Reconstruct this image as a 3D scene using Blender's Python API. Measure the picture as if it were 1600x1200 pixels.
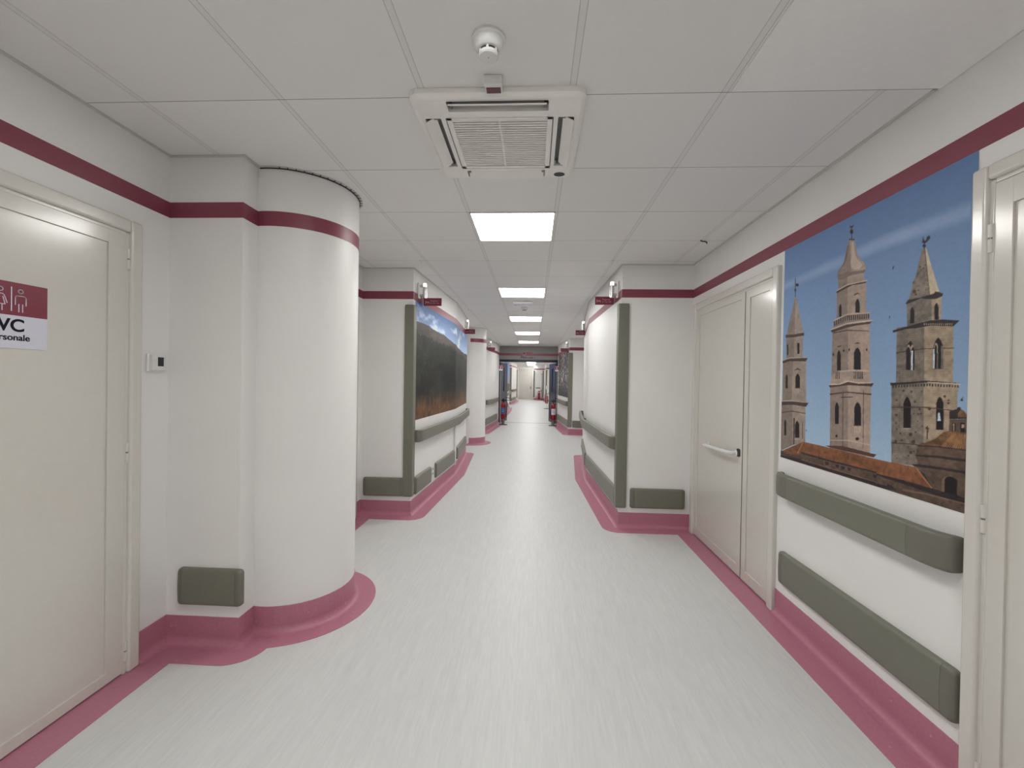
import bpy, bmesh, math, random
import numpy as np
from mathutils import Vector, Matrix

for o in list(bpy.data.objects):
    bpy.data.objects.remove(o)
SC = bpy.context.scene
COL = SC.collection
PI = math.pi

# ---------------------------------------------------------------- camera, world, exposure
W_PX = 1600
F_PX = 672.5
pitch, yaw, roll = -.0082, .0498, .0164
H = 2.579                      # ceiling height
cam_d = bpy.data.cameras.new('camera')
cam = bpy.data.objects.new('camera', cam_d)
COL.objects.link(cam)
cam_d.sensor_fit = 'HORIZONTAL'
cam_d.sensor_width = 36
cam_d.lens = 36 * F_PX / W_PX
cam_d.clip_start = .02
cam_d.clip_end = 200
fwd = Vector((-math.sin(yaw) * math.cos(pitch), math.cos(yaw) * math.cos(pitch), math.sin(pitch)))
rgt = Vector((math.cos(yaw), math.sin(yaw), 0))
upv = rgt.cross(fwd)
r2 = rgt * math.cos(roll) + upv * math.sin(roll)
u2 = -rgt * math.sin(roll) + upv * math.cos(roll)
m = Matrix((r2, u2, -fwd)).transposed().to_4x4()
m.translation = (0, 0, 1.427)
cam.matrix_world = m
SC.camera = cam

world = bpy.data.worlds.new('world')
SC.world = world
world.use_nodes = True
world.node_tree.nodes['Background'].inputs[0].default_value = (.9, .92, 1, 1)
world.node_tree.nodes['Background'].inputs[1].default_value = .25
vs = SC.view_settings
vs.view_transform = 'Standard'
vs.look = 'None'
vs.gamma = 1
vs.use_curve_mapping = False
vs.exposure = 1.12

LAMP = 9.0                    # emission of the ceiling panels


# ---------------------------------------------------------------- materials
def lin(c):
    return tuple((x / 12.92 if x <= .04045 else ((x + .055) / 1.055) ** 2.4) for x in c)


def rgb(r, g, b):
    return lin((r / 255, g / 255, b / 255)) + (1,)


def mat(name, col, rough=.5, metal=0, spec=.5, noise=0, nscale=30, bump=0, bscale=200, emit=0, coat=0):
    mt = bpy.data.materials.new(name)
    mt.use_nodes = True
    nt = mt.node_tree
    b = nt.nodes['Principled BSDF']
    b.inputs['Roughness'].default_value = rough
    b.inputs['Metallic'].default_value = metal
    b.inputs['Specular IOR Level'].default_value = spec
    b.inputs['Coat Weight'].default_value = coat
    b.inputs['Coat Roughness'].default_value = .12
    tc = nt.nodes.new('ShaderNodeTexCoord')
    n = nt.nodes.new('ShaderNodeTexNoise')
    n.inputs['Scale'].default_value = nscale
    n.inputs['Detail'].default_value = 4
    nt.links.new(tc.outputs['Object'], n.inputs['Vector'])
    mr = nt.nodes.new('ShaderNodeMapRange')
    mr.inputs['From Min'].default_value = .3
    mr.inputs['From Max'].default_value = .7
    mr.inputs['To Min'].default_value = 1 - max(noise, .012)
    mr.inputs['To Max'].default_value = 1 + max(noise, .012)
    nt.links.new(n.outputs['Fac'], mr.inputs['Value'])
    mx = nt.nodes.new('ShaderNodeMix')
    mx.data_type = 'RGBA'
    mx.blend_type = 'MULTIPLY'
    mx.inputs['Factor'].default_value = 1
    mx.inputs['A'].default_value = col if len(col) == 4 else tuple(col) + (1,)
    nt.links.new(mr.outputs['Result'], mx.inputs['B'])
    nt.links.new(mx.outputs['Result'], b.inputs['Base Color'])
    if bump:
        n2 = nt.nodes.new('ShaderNodeTexNoise')
        n2.inputs['Scale'].default_value = bscale
        n2.inputs['Detail'].default_value = 3
        nt.links.new(tc.outputs['Object'], n2.inputs['Vector'])
        bp = nt.nodes.new('ShaderNodeBump')
        bp.inputs['Strength'].default_value = bump
        bp.inputs['Distance'].default_value = .002
        nt.links.new(n2.outputs['Fac'], bp.inputs['Height'])
        nt.links.new(bp.outputs['Normal'], b.inputs['Normal'])
    if emit:
        b.inputs['Emission Color'].default_value = (1, .995, .96, 1)
        b.inputs['Emission Strength'].default_value = emit
    return mt


def mth(nt, op, a, b=None, c=None):
    n = nt.nodes.new('ShaderNodeMath')
    n.operation = op
    for i, v in enumerate((a, b, c)):
        if v is None:
            continue
        if isinstance(v, (int, float)):
            n.inputs[i].default_value = v
        else:
            nt.links.new(v, n.inputs[i])
    return n.outputs[0]


M = {}
M['wall'] = mat('wall_paint', (.855, .845, .83), .42, spec=.4, noise=.012, nscale=3, bump=.12, bscale=160)
M['door'] = mat('door_enamel', (.66, .635, .585), .22, spec=.5, coat=.35)
M['frame'] = mat('frame_enamel', (.69, .665, .62), .22, spec=.5, coat=.4)
M['band'] = mat('burgundy_band', rgb(137, 66, 82), .4)
M['sign'] = mat('burgundy_sign', rgb(128, 48, 66), .35)
M['pink'] = mat('pink_vinyl', rgb(184, 120, 140), .4, noise=.05, nscale=60)
M['guard'] = mat('grey_green_vinyl', rgb(119, 119, 107), .42, noise=.02, nscale=25, bump=.15, bscale=300)
M['guardcap'] = mat('grey_green_cap', rgb(112, 111, 101), .38, noise=.02)
M['white'] = mat('white_plastic', (.78, .78, .77), .35)
M['offwhite'] = mat('offwhite_plastic', (.90, .88, .845), .4)
M['paper'] = mat('white_film', rgb(214, 214, 226), .4)
M['ink'] = mat('black_ink', (.006, .006, .014), .6, spec=.2)
M['dark'] = mat('dark_cavity', (.02, .02, .02), .6)
M['slot'] = mat('grey_cavity', (.16, .155, .15), .6)
M['metal'] = mat('brushed_steel', (.62, .62, .62), .25, metal=1)
M['greymetal'] = mat('grey_metal', (.22, .22, .22), .4, metal=.6)
M['navy'] = mat('navy_paint', rgb(14, 17, 34), .35)
M['blue'] = mat('blue_door', rgb(23, 30, 54), .35)
M['glass'] = mat('door_glass', rgb(70, 82, 105), .05)
M['red'] = mat('red_paint', rgb(140, 14, 24), .25, coat=.3)
M['black'] = mat('black_rubber', (.015, .015, .018), .45)
M['bluelabel'] = mat('blue_label', rgb(40, 90, 150), .4)
M['redink'] = mat('irred', rgb(92, 24, 40), .12)
M['tbar'] = mat('edge_trim_paint', (.6, .59, .58), .45)
M['plaster'] = mat('plasterboard', (.92, .91, .90), .6, bump=.1)
M['lamp'] = mat('lamp_diffuser', (.9, .9, .9), .5, emit=LAMP)
M['lampfar'] = mat('lamp_diffuser_far', (.9, .9, .9), .5, emit=LAMP * (1.0))
M['led'] = mat('signal_lens', (.9, .9, .9), .3, emit=.9)  # painted glow: ceiling light mirrored in the steel cylinders

# pink vinyl gets light flecks
nt = M['pink'].node_tree
b = nt.nodes['Principled BSDF']
src = b.inputs['Base Color'].links[0].from_socket
tc = nt.nodes.new('ShaderNodeTexCoord')
vo = nt.nodes.new('ShaderNodeTexVoronoi')
vo.inputs['Scale'].default_value = 16
nt.links.new(tc.outputs['Object'], vo.inputs['Vector'])
lt = mth(nt, 'LESS_THAN', vo.outputs['Distance'], .07)
sep = nt.nodes.new('ShaderNodeSeparateColor')
nt.links.new(vo.outputs['Color'], sep.inputs[0])
lt = mth(nt, 'MULTIPLY', lt, mth(nt, 'GREATER_THAN', sep.outputs[0], .55))
mx = nt.nodes.new('ShaderNodeMix')
mx.data_type = 'RGBA'
nt.links.new(lt, mx.inputs['Factor'])
nt.links.new(src, mx.inputs['A'])
mx.inputs['B'].default_value = rgb(214, 150, 170)
nt.links.new(mx.outputs['Result'], b.inputs['Base Color'])


def floor_mat():
    mt = bpy.data.materials.new('streaked_vinyl_floor')
    mt.use_nodes = True
    nt = mt.node_tree
    b = nt.nodes['Principled BSDF']
    tc = nt.nodes.new('ShaderNodeTexCoord')
    outs = []
    for sx, sy, det in ((75, 5.5, 5), (28, 2.2, 3), (150, 14, 2)):
        mp = nt.nodes.new('ShaderNodeMapping')
        mp.inputs['Scale'].default_value = (sx, sy, 1)
        nt.links.new(tc.outputs['Object'], mp.inputs['Vector'])
        n = nt.nodes.new('ShaderNodeTexNoise')
        n.inputs['Scale'].default_value = 1
        n.inputs['Detail'].default_value = det
        n.inputs['Distortion'].default_value = .25
        nt.links.new(mp.outputs['Vector'], n.inputs['Vector'])
        outs.append(n.outputs['Fac'])
    s = mth(nt, 'ADD', mth(nt, 'MULTIPLY', outs[0], .5), mth(nt, 'ADD', mth(nt, 'MULTIPLY', outs[1], .28), mth(nt, 'MULTIPLY', outs[2], .22)))
    cr = nt.nodes.new('ShaderNodeValToRGB')
    e = cr.color_ramp.elements
    e[0].position = .36
    e[0].color = tuple(.66 * k for k in (.93, .935, .93)) + (1,)
    e[1].position = .64
    e[1].color = tuple(.66 * k for k in (1.045, 1.05, 1.045)) + (1,)
    nt.links.new(s, cr.inputs['Fac'])
    nt.links.new(cr.outputs['Color'], b.inputs['Base Color'])
    b.inputs['Roughness'].default_value = .4
    b.inputs['Specular IOR Level'].default_value = .36
    bp = nt.nodes.new('ShaderNodeBump')
    bp.inputs['Strength'].default_value = .25
    bp.inputs['Distance'].default_value = .0015
    nt.links.new(outs[0], bp.inputs['Height'])
    nt.links.new(bp.outputs['Normal'], b.inputs['Normal'])
    return mt


def ceil_mat(x0=.1348, y0=1.7487, p=.6):
    mt = bpy.data.materials.new('ceiling_tiles')
    mt.use_nodes = True
    nt = mt.node_tree
    b = nt.nodes['Principled BSDF']
    tc = nt.nodes.new('ShaderNodeTexCoord')
    sp = nt.nodes.new('ShaderNodeSeparateXYZ')
    nt.links.new(tc.outputs['Object'], sp.inputs[0])

    def dist(o, c):        # distance to the nearest grid line, metres
        a = mth(nt, 'ADD', mth(nt, 'DIVIDE', mth(nt, 'SUBTRACT', o, c), p), 100.5)
        return mth(nt, 'MULTIPLY', mth(nt, 'ABSOLUTE', mth(nt, 'SUBTRACT', mth(nt, 'FRACT', a), .5)), p)
    dx = dist(sp.outputs[0], x0)
    dy = dist(sp.outputs[1], y0)
    bar = mth(nt, 'LESS_THAN', dx, .012)
    edge = mth(nt, 'MULTIPLY', mth(nt, 'GREATER_THAN', dx, .0105), mth(nt, 'LESS_THAN', dx, .0135))
    cross = mth(nt, 'LESS_THAN', dy, .0022)
    n = nt.nodes.new('ShaderNodeTexNoise')
    n.inputs['Scale'].default_value = 260
    n.inputs['Detail'].default_value = 3
    nt.links.new(tc.outputs['Object'], n.inputs['Vector'])
    wn = nt.nodes.new('ShaderNodeTexWhiteNoise')       # each tile a hair different
    wn.noise_dimensions = '2D'
    cx = nt.nodes.new('ShaderNodeCombineXYZ')
    nt.links.new(mth(nt, 'FLOOR', mth(nt, 'DIVIDE', mth(nt, 'SUBTRACT', sp.outputs[0], x0), p)), cx.inputs[0])
    nt.links.new(mth(nt, 'FLOOR', mth(nt, 'DIVIDE', mth(nt, 'SUBTRACT', sp.outputs[1], y0), p)), cx.inputs[1])
    nt.links.new(cx.outputs[0], wn.inputs['Vector'])
    v = mth(nt, 'ADD', mth(nt, 'MULTIPLY', n.outputs['Fac'], .06), mth(nt, 'MULTIPLY', wn.outputs['Value'], .03))
    v = mth(nt, 'ADD', v, .955)
    v = mth(nt, 'MULTIPLY', v, mth(nt, 'SUBTRACT', 1, mth(nt, 'MULTIPLY', bar, .05)))
    v = mth(nt, 'MULTIPLY', v, mth(nt, 'SUBTRACT', 1, mth(nt, 'MULTIPLY', edge, .30)))
    v = mth(nt, 'MULTIPLY', v, mth(nt, 'SUBTRACT', 1, mth(nt, 'MULTIPLY', cross, .55)))
    mx = nt.nodes.new('ShaderNodeMix')
    mx.data_type = 'RGBA'
    mx.blend_type = 'MULTIPLY'
    mx.inputs['Factor'].default_value = 1
    mx.inputs['A'].default_value = (.84, .835, .825, 1)
    nt.links.new(v, mx.inputs['B'])
    nt.links.new(mx.outputs['Result'], b.inputs['Base Color'])
    b.inputs['Roughness'].default_value = .75
    bp = nt.nodes.new('ShaderNodeBump')
    bp.inputs['Strength'].default_value = .25
    bp.inputs['Distance'].default_value = .001
    nt.links.new(n.outputs['Fac'], bp.inputs['Height'])
    nt.links.new(bp.outputs['Normal'], b.inputs['Normal'])
    return mt


M['floor'] = floor_mat()
M['ceil'] = ceil_mat()


# ---------------------------------------------------------------- mesh helpers
class MB:
    def __init__(s):
        s.v = []
        s.f = []

    def add(s, vs, fs):
        k = len(s.v)
        s.v += [tuple(p) for p in vs]
        s.f += [tuple(i + k for i in f) for f in fs]
        return s

    def box(s, x0, x1, y0, y1, z0, z1):
        return s.add([(x, y, z) for x in (x0, x1) for y in (y0, y1) for z in (z0, z1)],
                     [(0, 1, 3, 2), (4, 6, 7, 5), (0, 4, 5, 1), (2, 3, 7, 6), (0, 2, 6, 4), (1, 5, 7, 3)])

    def rbox(s, x0, x1, y0, y1, z0, z1, r=.003, seg=2, mtx=None):
        bm = bmesh.new()
        bmesh.ops.create_cube(bm, size=1)
        for v in bm.verts:
            v.co = Vector(((x0 + x1) / 2 + v.co.x * (x1 - x0), (y0 + y1) / 2 + v.co.y * (y1 - y0), (z0 + z1) / 2 + v.co.z * (z1 - z0)))
        r = min(r, abs(x1 - x0) * .49, abs(y1 - y0) * .49, abs(z1 - z0) * .49)
        bmesh.ops.bevel(bm, geom=bm.edges[:], offset=r, segments=seg, affect='EDGES', profile=.5)
        if mtx is not None:
            bm.transform(mtx)
        bm.verts.index_update()
        s.add([v.co[:] for v in bm.verts], [[v.index for v in f.verts] for f in bm.faces])
        bm.free()
        return s

    def prism(s, poly, y0, y1, plane='xz', tri=False):
        """polygon extruded; plane xz -> extruded on y, xy -> extruded on z"""
        n = len(poly)
        if plane == 'xz':
            vs = [(a, y0, b) for a, b in poly] + [(a, y1, b) for a, b in poly]
        else:
            vs = [(a, b, y0) for a, b in poly] + [(a, b, y1) for a, b in poly]
        fs = [tuple(range(n)), tuple(range(2 * n - 1, n - 1, -1))]
        fs += [(i, i + n, (i + 1) % n + n, (i + 1) % n) for i in range(n)]
        return s.add(vs, fs)

    def lathe(s, prof, c=(0, 0, 0), n=32, axis='z'):
        vs = []
        for r, z in prof:
            for k in range(n):
                a = 2 * PI * k / n
                p = (r * math.cos(a), r * math.sin(a), z)
                if axis == 'y':
                    p = (p[0], p[2], p[1])
                if axis == 'x':
                    p = (p[2], p[0], p[1])
                vs.append((p[0] + c[0], p[1] + c[1], p[2] + c[2]))
        fs = []
        for j in range(len(prof) - 1):
            for k in range(n):
                fs.append((j * n + k, j * n + (k + 1) % n, (j + 1) * n + (k + 1) % n, (j + 1) * n + k))
        fs.append(tuple(range(n - 1, -1, -1)))
        fs.append(tuple(range((len(prof) - 1) * n, len(prof) * n)))
        return s.add(vs, fs)

    def tube(s, pts, r, n=10, smooth=0):
        pts = [Vector(p) for p in pts]
        for _ in range(smooth):
            q = [pts[0]]
            for a, b in zip(pts, pts[1:]):
                q += [a.lerp(b, .25), a.lerp(b, .75)]
            q.append(pts[-1])
            pts = q
        rings = []
        ref = Vector((0, 0, 1))
        for i, p in enumerate(pts):
            t = (pts[min(i + 1, len(pts) - 1)] - pts[max(i - 1, 0)]).normalized()
            if abs(t.dot(ref)) > .95:
                ref = Vector((1, 0, 0)) if abs(t.x) < .9 else Vector((0, 1, 0))
            a = t.cross(ref).normalized()
            bb = t.cross(a)
            rings.append([p + (a * math.cos(2 * PI * k / n) + bb * math.sin(2 * PI * k / n)) * r for k in range(n)])
        return s.loft(rings)

    def loft(s, rings, cap=True):
        n = len(rings[0])
        fs = []
        for j in range(len(rings) - 1):
            for k in range(n):
                fs.append((j * n + k, j * n + (k + 1) % n, (j + 1) * n + (k + 1) % n, (j + 1) * n + k))
        if cap:
            fs.append(tuple(range(n - 1, -1, -1)))
            fs.append(tuple(range((len(rings) - 1) * n, len(rings) * n)))
        return s.add([p for r in rings for p in r], fs)


def obj(name, mb, mt, parent=None, sharp=35, fix=True):
    me = bpy.data.meshes.new(name)
    me.from_pydata(mb.v, [], mb.f)
    me.update()
    if fix:
        bm = bmesh.new()
        bm.from_mesh(me)
        bmesh.ops.recalc_face_normals(bm, faces=bm.faces[:])
        bm.to_mesh(me)
        bm.free()
    me.polygons.foreach_set('use_smooth', [True] * len(me.polygons))
    me.set_sharp_from_angle(angle=math.radians(sharp))
    me.materials.append(M[mt] if isinstance(mt, str) else mt)
    o = bpy.data.objects.new(name, me)
    COL.objects.link(o)
    wn = o.modifiers.new('weighted_normal', 'WEIGHTED_NORMAL')
    wn.keep_sharp = True
    wn.weight = 100
    if parent:
        o.parent = parent
    return o


def tag(o, label, cat, group=None):
    o['label'] = label
    o['category'] = cat
    if group:
        o['group'] = group
    return o


def thing(name, label=None, cat=None, loc=(0, 0, 0), rz=0, group=None):
    o = bpy.data.objects.new(name, None)
    o.empty_display_size = .1
    COL.objects.link(o)
    o.location = loc
    o.rotation_euler = (0, 0, rz)
    if label:
        tag(o, label, cat, group)
    return o


def structure(o):
    o['kind'] = 'structure'
    return o


def copy_tree(o, parent=None):
    c = o.copy()
    COL.objects.link(c)
    c.parent = parent
    for ch in list(o.children):
        copy_tree(ch, c)
    return c


def text(s, size, mt, parent, loc, name='lettering', depth=.0006, bold=0, align='LEFT', sx=1):
    """flat lettering standing in the local xz plane, facing -y"""
    cu = bpy.data.curves.new(name, 'FONT')
    cu.body = s
    cu.size = size
    cu.extrude = depth
    cu.offset = bold
    cu.align_x = align
    t = bpy.data.objects.new('tmp', cu)
    COL.objects.link(t)
    dg = bpy.context.evaluated_depsgraph_get()
    me = bpy.data.meshes.new_from_object(t.evaluated_get(dg))
    bpy.data.objects.remove(t)
    me.name = name
    me.transform(Matrix.Rotation(PI / 2, 4, 'X') @ Matrix.Diagonal((sx, 1, 1, 1)))
    me.materials.clear()
    me.materials.append(M[mt])
    o = bpy.data.objects.new(name, me)
    COL.objects.link(o)
    o.parent = parent
    o.location = loc
    return o


def bars(x, z, words, h, y=-.001):
    """one line of small print too small to read: a row of short strokes"""
    mb = MB()
    rnd = random.Random(int(x * 1e4 + z * 1e4))
    for w in words:
        n = max(1, int(w / (h * .75)))
        for k in range(n):
            hh = h * rnd.choice((.7, .75, 1, .7))
            mb.box(x, x + w / n * .6, y - .0006, y, z, z + hh)
            x += w / n
        x += h * .6
    return mb


# ---------------------------------------------------------------- plan geometry
RW = 1.54                       # right wall
LW = -1.935                     # left wall


def arc(cx, cy, r, a0, a1, n):
    return [(cx + r * math.cos(math.radians(a0 + (a1 - a0) * i / n)), cy + r * math.sin(math.radians(a0 + (a1 - a0) * i / n))) for i in range(n + 1)]


def nrm(a, b, side):
    d = Vector((b[0] - a[0], b[1] - a[1])).normalized()
    return Vector((d.y, -d.x)) * side


def sweep(path, prof, side, fan=True, gaps=(), zmax=None):
    """open profile (d,z) swept along a plan path, d measured off the wall into the corridor"""
    mb = MB()
    n = len(path)
    nn = [nrm(path[i], path[i + 1], side) for i in range(n - 1)]
    secs = []                               # per segment: (start offset vecs, end offset vecs)
    for i in range(n):
        p = Vector(path[i])
        if i == 0:
            secs.append([[nn[0]]])
        elif i == n - 1:
            secs.append([[nn[-1]]])
        else:
            a, b = nn[i - 1], nn[i]
            d = Vector(path[i]) - Vector(path[i - 1])
            cr = a.x * b.y - a.y * b.x
            ang = a.angle(b) if a.length and b.length else 0
            turn = cr * side
            mit = (a + b) / max(1e-6, 1 + a.dot(b))
            if fan and ang > .25 and turn < 0 and False:
                pass
            secs.append([[mit]])
    for i in range(n - 1):
        if i in gaps:
            continue
        a, b = secs[i][0][0], secs[i + 1][0][0]
        r0 = [(path[i][0] + a.x * d, path[i][1] + a.y * d, z) for d, z in prof]
        r1 = [(path[i + 1][0] + b.x * d, path[i + 1][1] + b.y * d, z) for d, z in prof]
        k = len(prof)
        mb.add(r0 + r1, [(j, j + 1, j + 1 + k, j + k) for j in range(k - 1)])
    return mb


def closed_sweep(path, prof, side):
    """closed profile version with caps"""
    n = len(path)
    nn = [nrm(path[i], path[i + 1], side) for i in range(n - 1)]
    rings = []
    for i in range(n):
        if i == 0:
            mit = nn[0]
        elif i == n - 1:
            mit = nn[-1]
        else:
            mit = (nn[i - 1] + nn[i]) / max(1e-6, 1 + nn[i - 1].dot(nn[i]))
        rings.append([(path[i][0] + mit.x * d, path[i][1] + mit.y * d, z) for d, z in prof])
    return MB().loft(rings)


def wall_boxes(path, side, t=.12, openings={}):
    """thick wall pieces behind a plan path; openings {segment: [(s0, s1, top)]}"""
    mb = MB()
    for i in range(len(path) - 1):
        a, b = Vector(path[i]), Vector(path[i + 1])
        L = (b - a).length
        d = (b - a).normalized()
        nv = nrm(a, b, side)
        cuts = [(0, L, 0)]
        for s0, s1, top in openings.get(i, []):
            new = []
            for c0, c1, zb in cuts:
                if zb == 0 and c0 <= s0 and c1 >= s1:
                    new += [(c0, s0, 0), (s0, s1, top), (s1, c1, 0)]
                else:
                    new.append((c0, c1, zb))
            cuts = [c for c in new if c[1] - c[0] > 1e-4]
        ma = mb_ = nv
        if i:
            p_ = nrm(path[i - 1], path[i], side)
            ma = (nv + p_) / (1 + nv.dot(p_))
        if i < len(path) - 2:
            p_ = nrm(path[i + 1], path[i + 2], side)
            mb_ = (nv + p_) / (1 + nv.dot(p_))
        for c0, c1, zb in cuts:
            p = [a + d * c0, a + d * c1, a + d * c1 - (mb_ if c1 == L else nv) * t, a + d * c0 - (ma if c0 == 0 else nv) * t]
            mb.prism([(q.x, q.y) for q in p], zb, H, plane='xy')
    return mb
FLW = -1.80                     # left wall between the round column and the next block
# plan path of the left side (normal +x) and right side (normal -x)
C1 = (-1.485, 2.655, .348)
C2 = (-1.40, 9.72, .32)
KL = [(-1.265, 4.43), (-1.17, 6.4), (-1.28, 8.2)]
KR = [(.853, 4.27), (.79, 6.3), (.95, 8.25)]
BL = [(-1.31, 11.47), (-1.15, 13.7), (-1.15, 14.35)]
BR = [(.96, 11.6), (.80, 14.0), (.80, 14.35)]
left_wall = [(LW, -3), (LW, 2.19), (-1.535, 2.19), (-1.535, 2.95), (FLW, 2.95), (FLW, 4.43)] + KL + \
    [(LW, 8.2), (LW, 9.4), (-1.445, 9.72), (-1.445, 10.02), (LW, 10.02), (LW, 11.47)] + BL
right_wall = [(RW, -3), (RW, 4.27)] + KR + [(RW, 8.25), (RW, 11.6)] + BR
far_left = [(-1.15, 14.5), (LW, 14.6), (LW, 17.5), (-1.2, 17.5), (-1.16, 20), (-1.25, 22.5), (LW, 22.5), (LW, 25.5), (-1.33, 25.5), (-1.16, 28.2), (-1.2, 31), (LW, 31), (LW, 33)]
far_right = [(.80, 14.5), (RW, 14.6), (RW, 29.8), (.86, 29.8), (.80, 32), (.02, 32), (.02, 33)]

# doors are openings in the walls
o_left = wall_boxes(left_wall, 1, openings={0: [(3 + .98 + .03, 3 + 2.01 - .03, 2.14)], 4: [(.35, 1.33, 2.14)]})
structure(obj('wall_left', o_left, 'wall'))
structure(obj('wall_right', wall_boxes(right_wall, -1, openings={0: [(3 + .515 + .03, 3 + 1.585 - .03, 2.14), (3 + 2.775 + .03, 3 + 4.205 - .03, 2.14)]}), 'wall'))
structure(obj('wall_left_far', wall_boxes(far_left, 1), 'wall'))
structure(obj('wall_right_far', wall_boxes(far_right, -1), 'wall'))
cm = MB().lathe([(C1[2], 0), (C1[2], H)], (C1[0], C1[1], 0), 96)
structure(obj('wall_left_round_column', cm, 'wall'))
cm = MB().lathe([(C2[2], 0), (C2[2], H)], (C2[0], C2[1], 0), 96)
structure(obj('wall_left_far_round_column', cm, 'wall'))
# lintel wall over the fire doors, back wall, end wall
mb = MB().box(-1.27, -1.175, 14.35, 14.5, 0, H).box(.80, .92, 14.35, 14.5, 0, H).box(-1.175, .80, 14.35, 14.5, 2.12, H)
structure(obj('wall_front', mb, mat('grey_wall_paint', (.27, .265, .26), .5)))  # one even grey, darker than the other walls
structure(obj('wall_back', MB().box(-2.1, 1.7, -3.12, -3, 0, H), 'wall'))
mb = MB().box(-2.05, -1.12, 33, 33.12, 0, H).box(-.08, .14, 33, 33.12, 0, H).box(-1.12, -.08, 33, 33.12, 2.34, H)
structure(obj('wall_end', mb, 'wall'))
structure(obj('floor', MB().box(-2.2, 1.8, -3.2, 33.3, -.08, 0), 'floor'))
structure(obj('ceiling', MB().box(-2.2, 1.8, -3.2, 33.3, H, H + .06), 'ceil'))
structure(obj('ceiling_plasterboard', MB().rbox(.755, RW - .001, -2.9, 1.735, H - .009, H - .0005, .002), 'plaster'))


# ---- burgundy bands, ceiling edge trims, coved skirtings and floor borders
def arcpath(c, x):              # arc of a round column where it leaves the plane x
    a = math.degrees(math.acos((x - c[0]) / c[2]))
    return arc(c[0], c[1], c[2], -a, a, 40)


A1 = arcpath(C1, -1.535)
A2 = arcpath(C2, -1.445)
left_trim = [(LW, -3), (LW, 2.19), (-1.535, 2.19)] + A1 + [(-1.535, 2.95), (FLW, 2.95), (FLW, 4.43)] + KL + [(LW, 8.2), (LW, 9.46), (-1.52, 9.44)] + \
    A2[2:] + [(-1.445, 10.04), (LW, 10.04), (LW, 11.47)] + BL
band = [(0, 2.257), (.0016, 2.257), (.0016, 2.338), (0, 2.338)]
structure(obj('trim_1', closed_sweep(left_trim, band, 1), 'band'))
structure(obj('trim_2', closed_sweep(right_wall, band, -1), 'band'))
structure(obj('trim_3', closed_sweep([(-1.15, 14.35), (.80, 14.35)], band, 1), 'band'))
structure(obj('trim_4', closed_sweep(far_left, band, 1), 'band'))
structure(obj('trim_5', closed_sweep(far_right[:-1], band, -1), 'band'))
edge = [(0, H - .005), (.018, H - .005), (.018, H - .0003), (0, H - .0003)]
structure(obj('trim_6', closed_sweep(left_trim, edge, 1), 'tbar'))
structure(obj('trim_7', closed_sweep([(RW, 1.75)] + right_wall[1:], edge, -1), 'tbar'))
structure(obj('trim_8', closed_sweep([(-1.15, 14.35), (.80, 14.35)], edge, 1), 'tbar'))
# open joint with cut notches in the metal edge around the top of the round column
mb = MB()
rnd = random.Random(3)
pa = arc(C1[0], C1[1], C1[2] + .003, -96, 40, 60)
for i in range(len(pa) - 1):
    mb.add(closed_sweep([pa[i], pa[i + 1]], [(0, H - .0052), (.0045 + (.002 if 10 < i < 50 else 0), H - .0058), (.0045, H - .0048), (0, H - .0048)], 1).v, [])
mb = closed_sweep(pa, [(0, H - .0105), (.0032, H - .0105), (.0032, H - .0052), (0, H - .0052)], 1)
for k in range(17):
    a = math.radians(-78 + k * 6.6)
    for w, d in ((.0025, .020),):
        ca, sa = math.cos(a), math.sin(a)
        r0, r1 = C1[2] + .001, C1[2] + d
        q = [(C1[0] + r0 * ca - w * sa * j, C1[1] + r0 * sa + w * ca * j) for j in (-1, 1)] + [(C1[0] + r1 * ca - w * sa * j, C1[1] + r1 * sa + w * ca * j) for j in (1, -1)]
        mb.prism(q, H - .0068, H - .0045, plane='xy')
structure(obj('trim_9', mb, 'dark'))

UP = [(0, .15), (.0035, .149), (.0035, .045)] + [(.0035 + .034 * (1 - math.cos(t)), .045 - .041 * math.sin(t)) for t in (.3, .6, .9, 1.2, 1.5)] + [(.055, .003)]


def border(path, side, w=.16, z0=.0016):
    mb = MB()
    nn = [nrm(path[i], path[i + 1], side) for i in range(len(path) - 1)]
    z = z0
    for i in range(len(path) - 1):
        a, b = Vector(path[i]), Vector(path[i + 1])
        va = vb = nn[i]
        if i and nn[i - 1].angle(nn[i]) < .2:
            va = (nn[i - 1] + nn[i]) / (1 + nn[i - 1].dot(nn[i]))
        if i < len(nn) - 1 and nn[i + 1].angle(nn[i]) < .2:
            vb = (nn[i + 1] + nn[i]) / (1 + nn[i + 1].dot(nn[i]))
        soft = i and nn[i - 1].angle(nn[i]) < .2
        if not soft:
            z += .00012
        ww = w * (.85 if (b - a).length < .06 else 1)
        q = [a, b, b + vb * ww, a + va * ww]
        mb.prism([(p.x, p.y) for p in q], 0, z, plane='xy')
        if i and not soft:
            p, c = nn[i - 1], nn[i]
            cr = (p.x * c.y - p.y * c.x) * side
            if cr > 0:
                t0 = math.atan2(p.y, p.x)
                dt = p.angle(c) * side
                fan = [(a.x, a.y)] + [(a.x + w * math.cos(t0 + dt * k / 14), a.y + w * math.sin(t0 + dt * k / 14)) for k in range(15)]
                z += .00012
                mb.prism(fan, 0, z, plane='xy')
    return mb


def skirting(name, bpath, side, ups):
    mb = border(bpath, side)
    for u in ups:
        s_ = sweep(u, UP, side)
        mb.add(s_.v, s_.f)
    o = structure(obj(name, mb, 'pink', fix=False, sharp=50))
    return o


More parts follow.
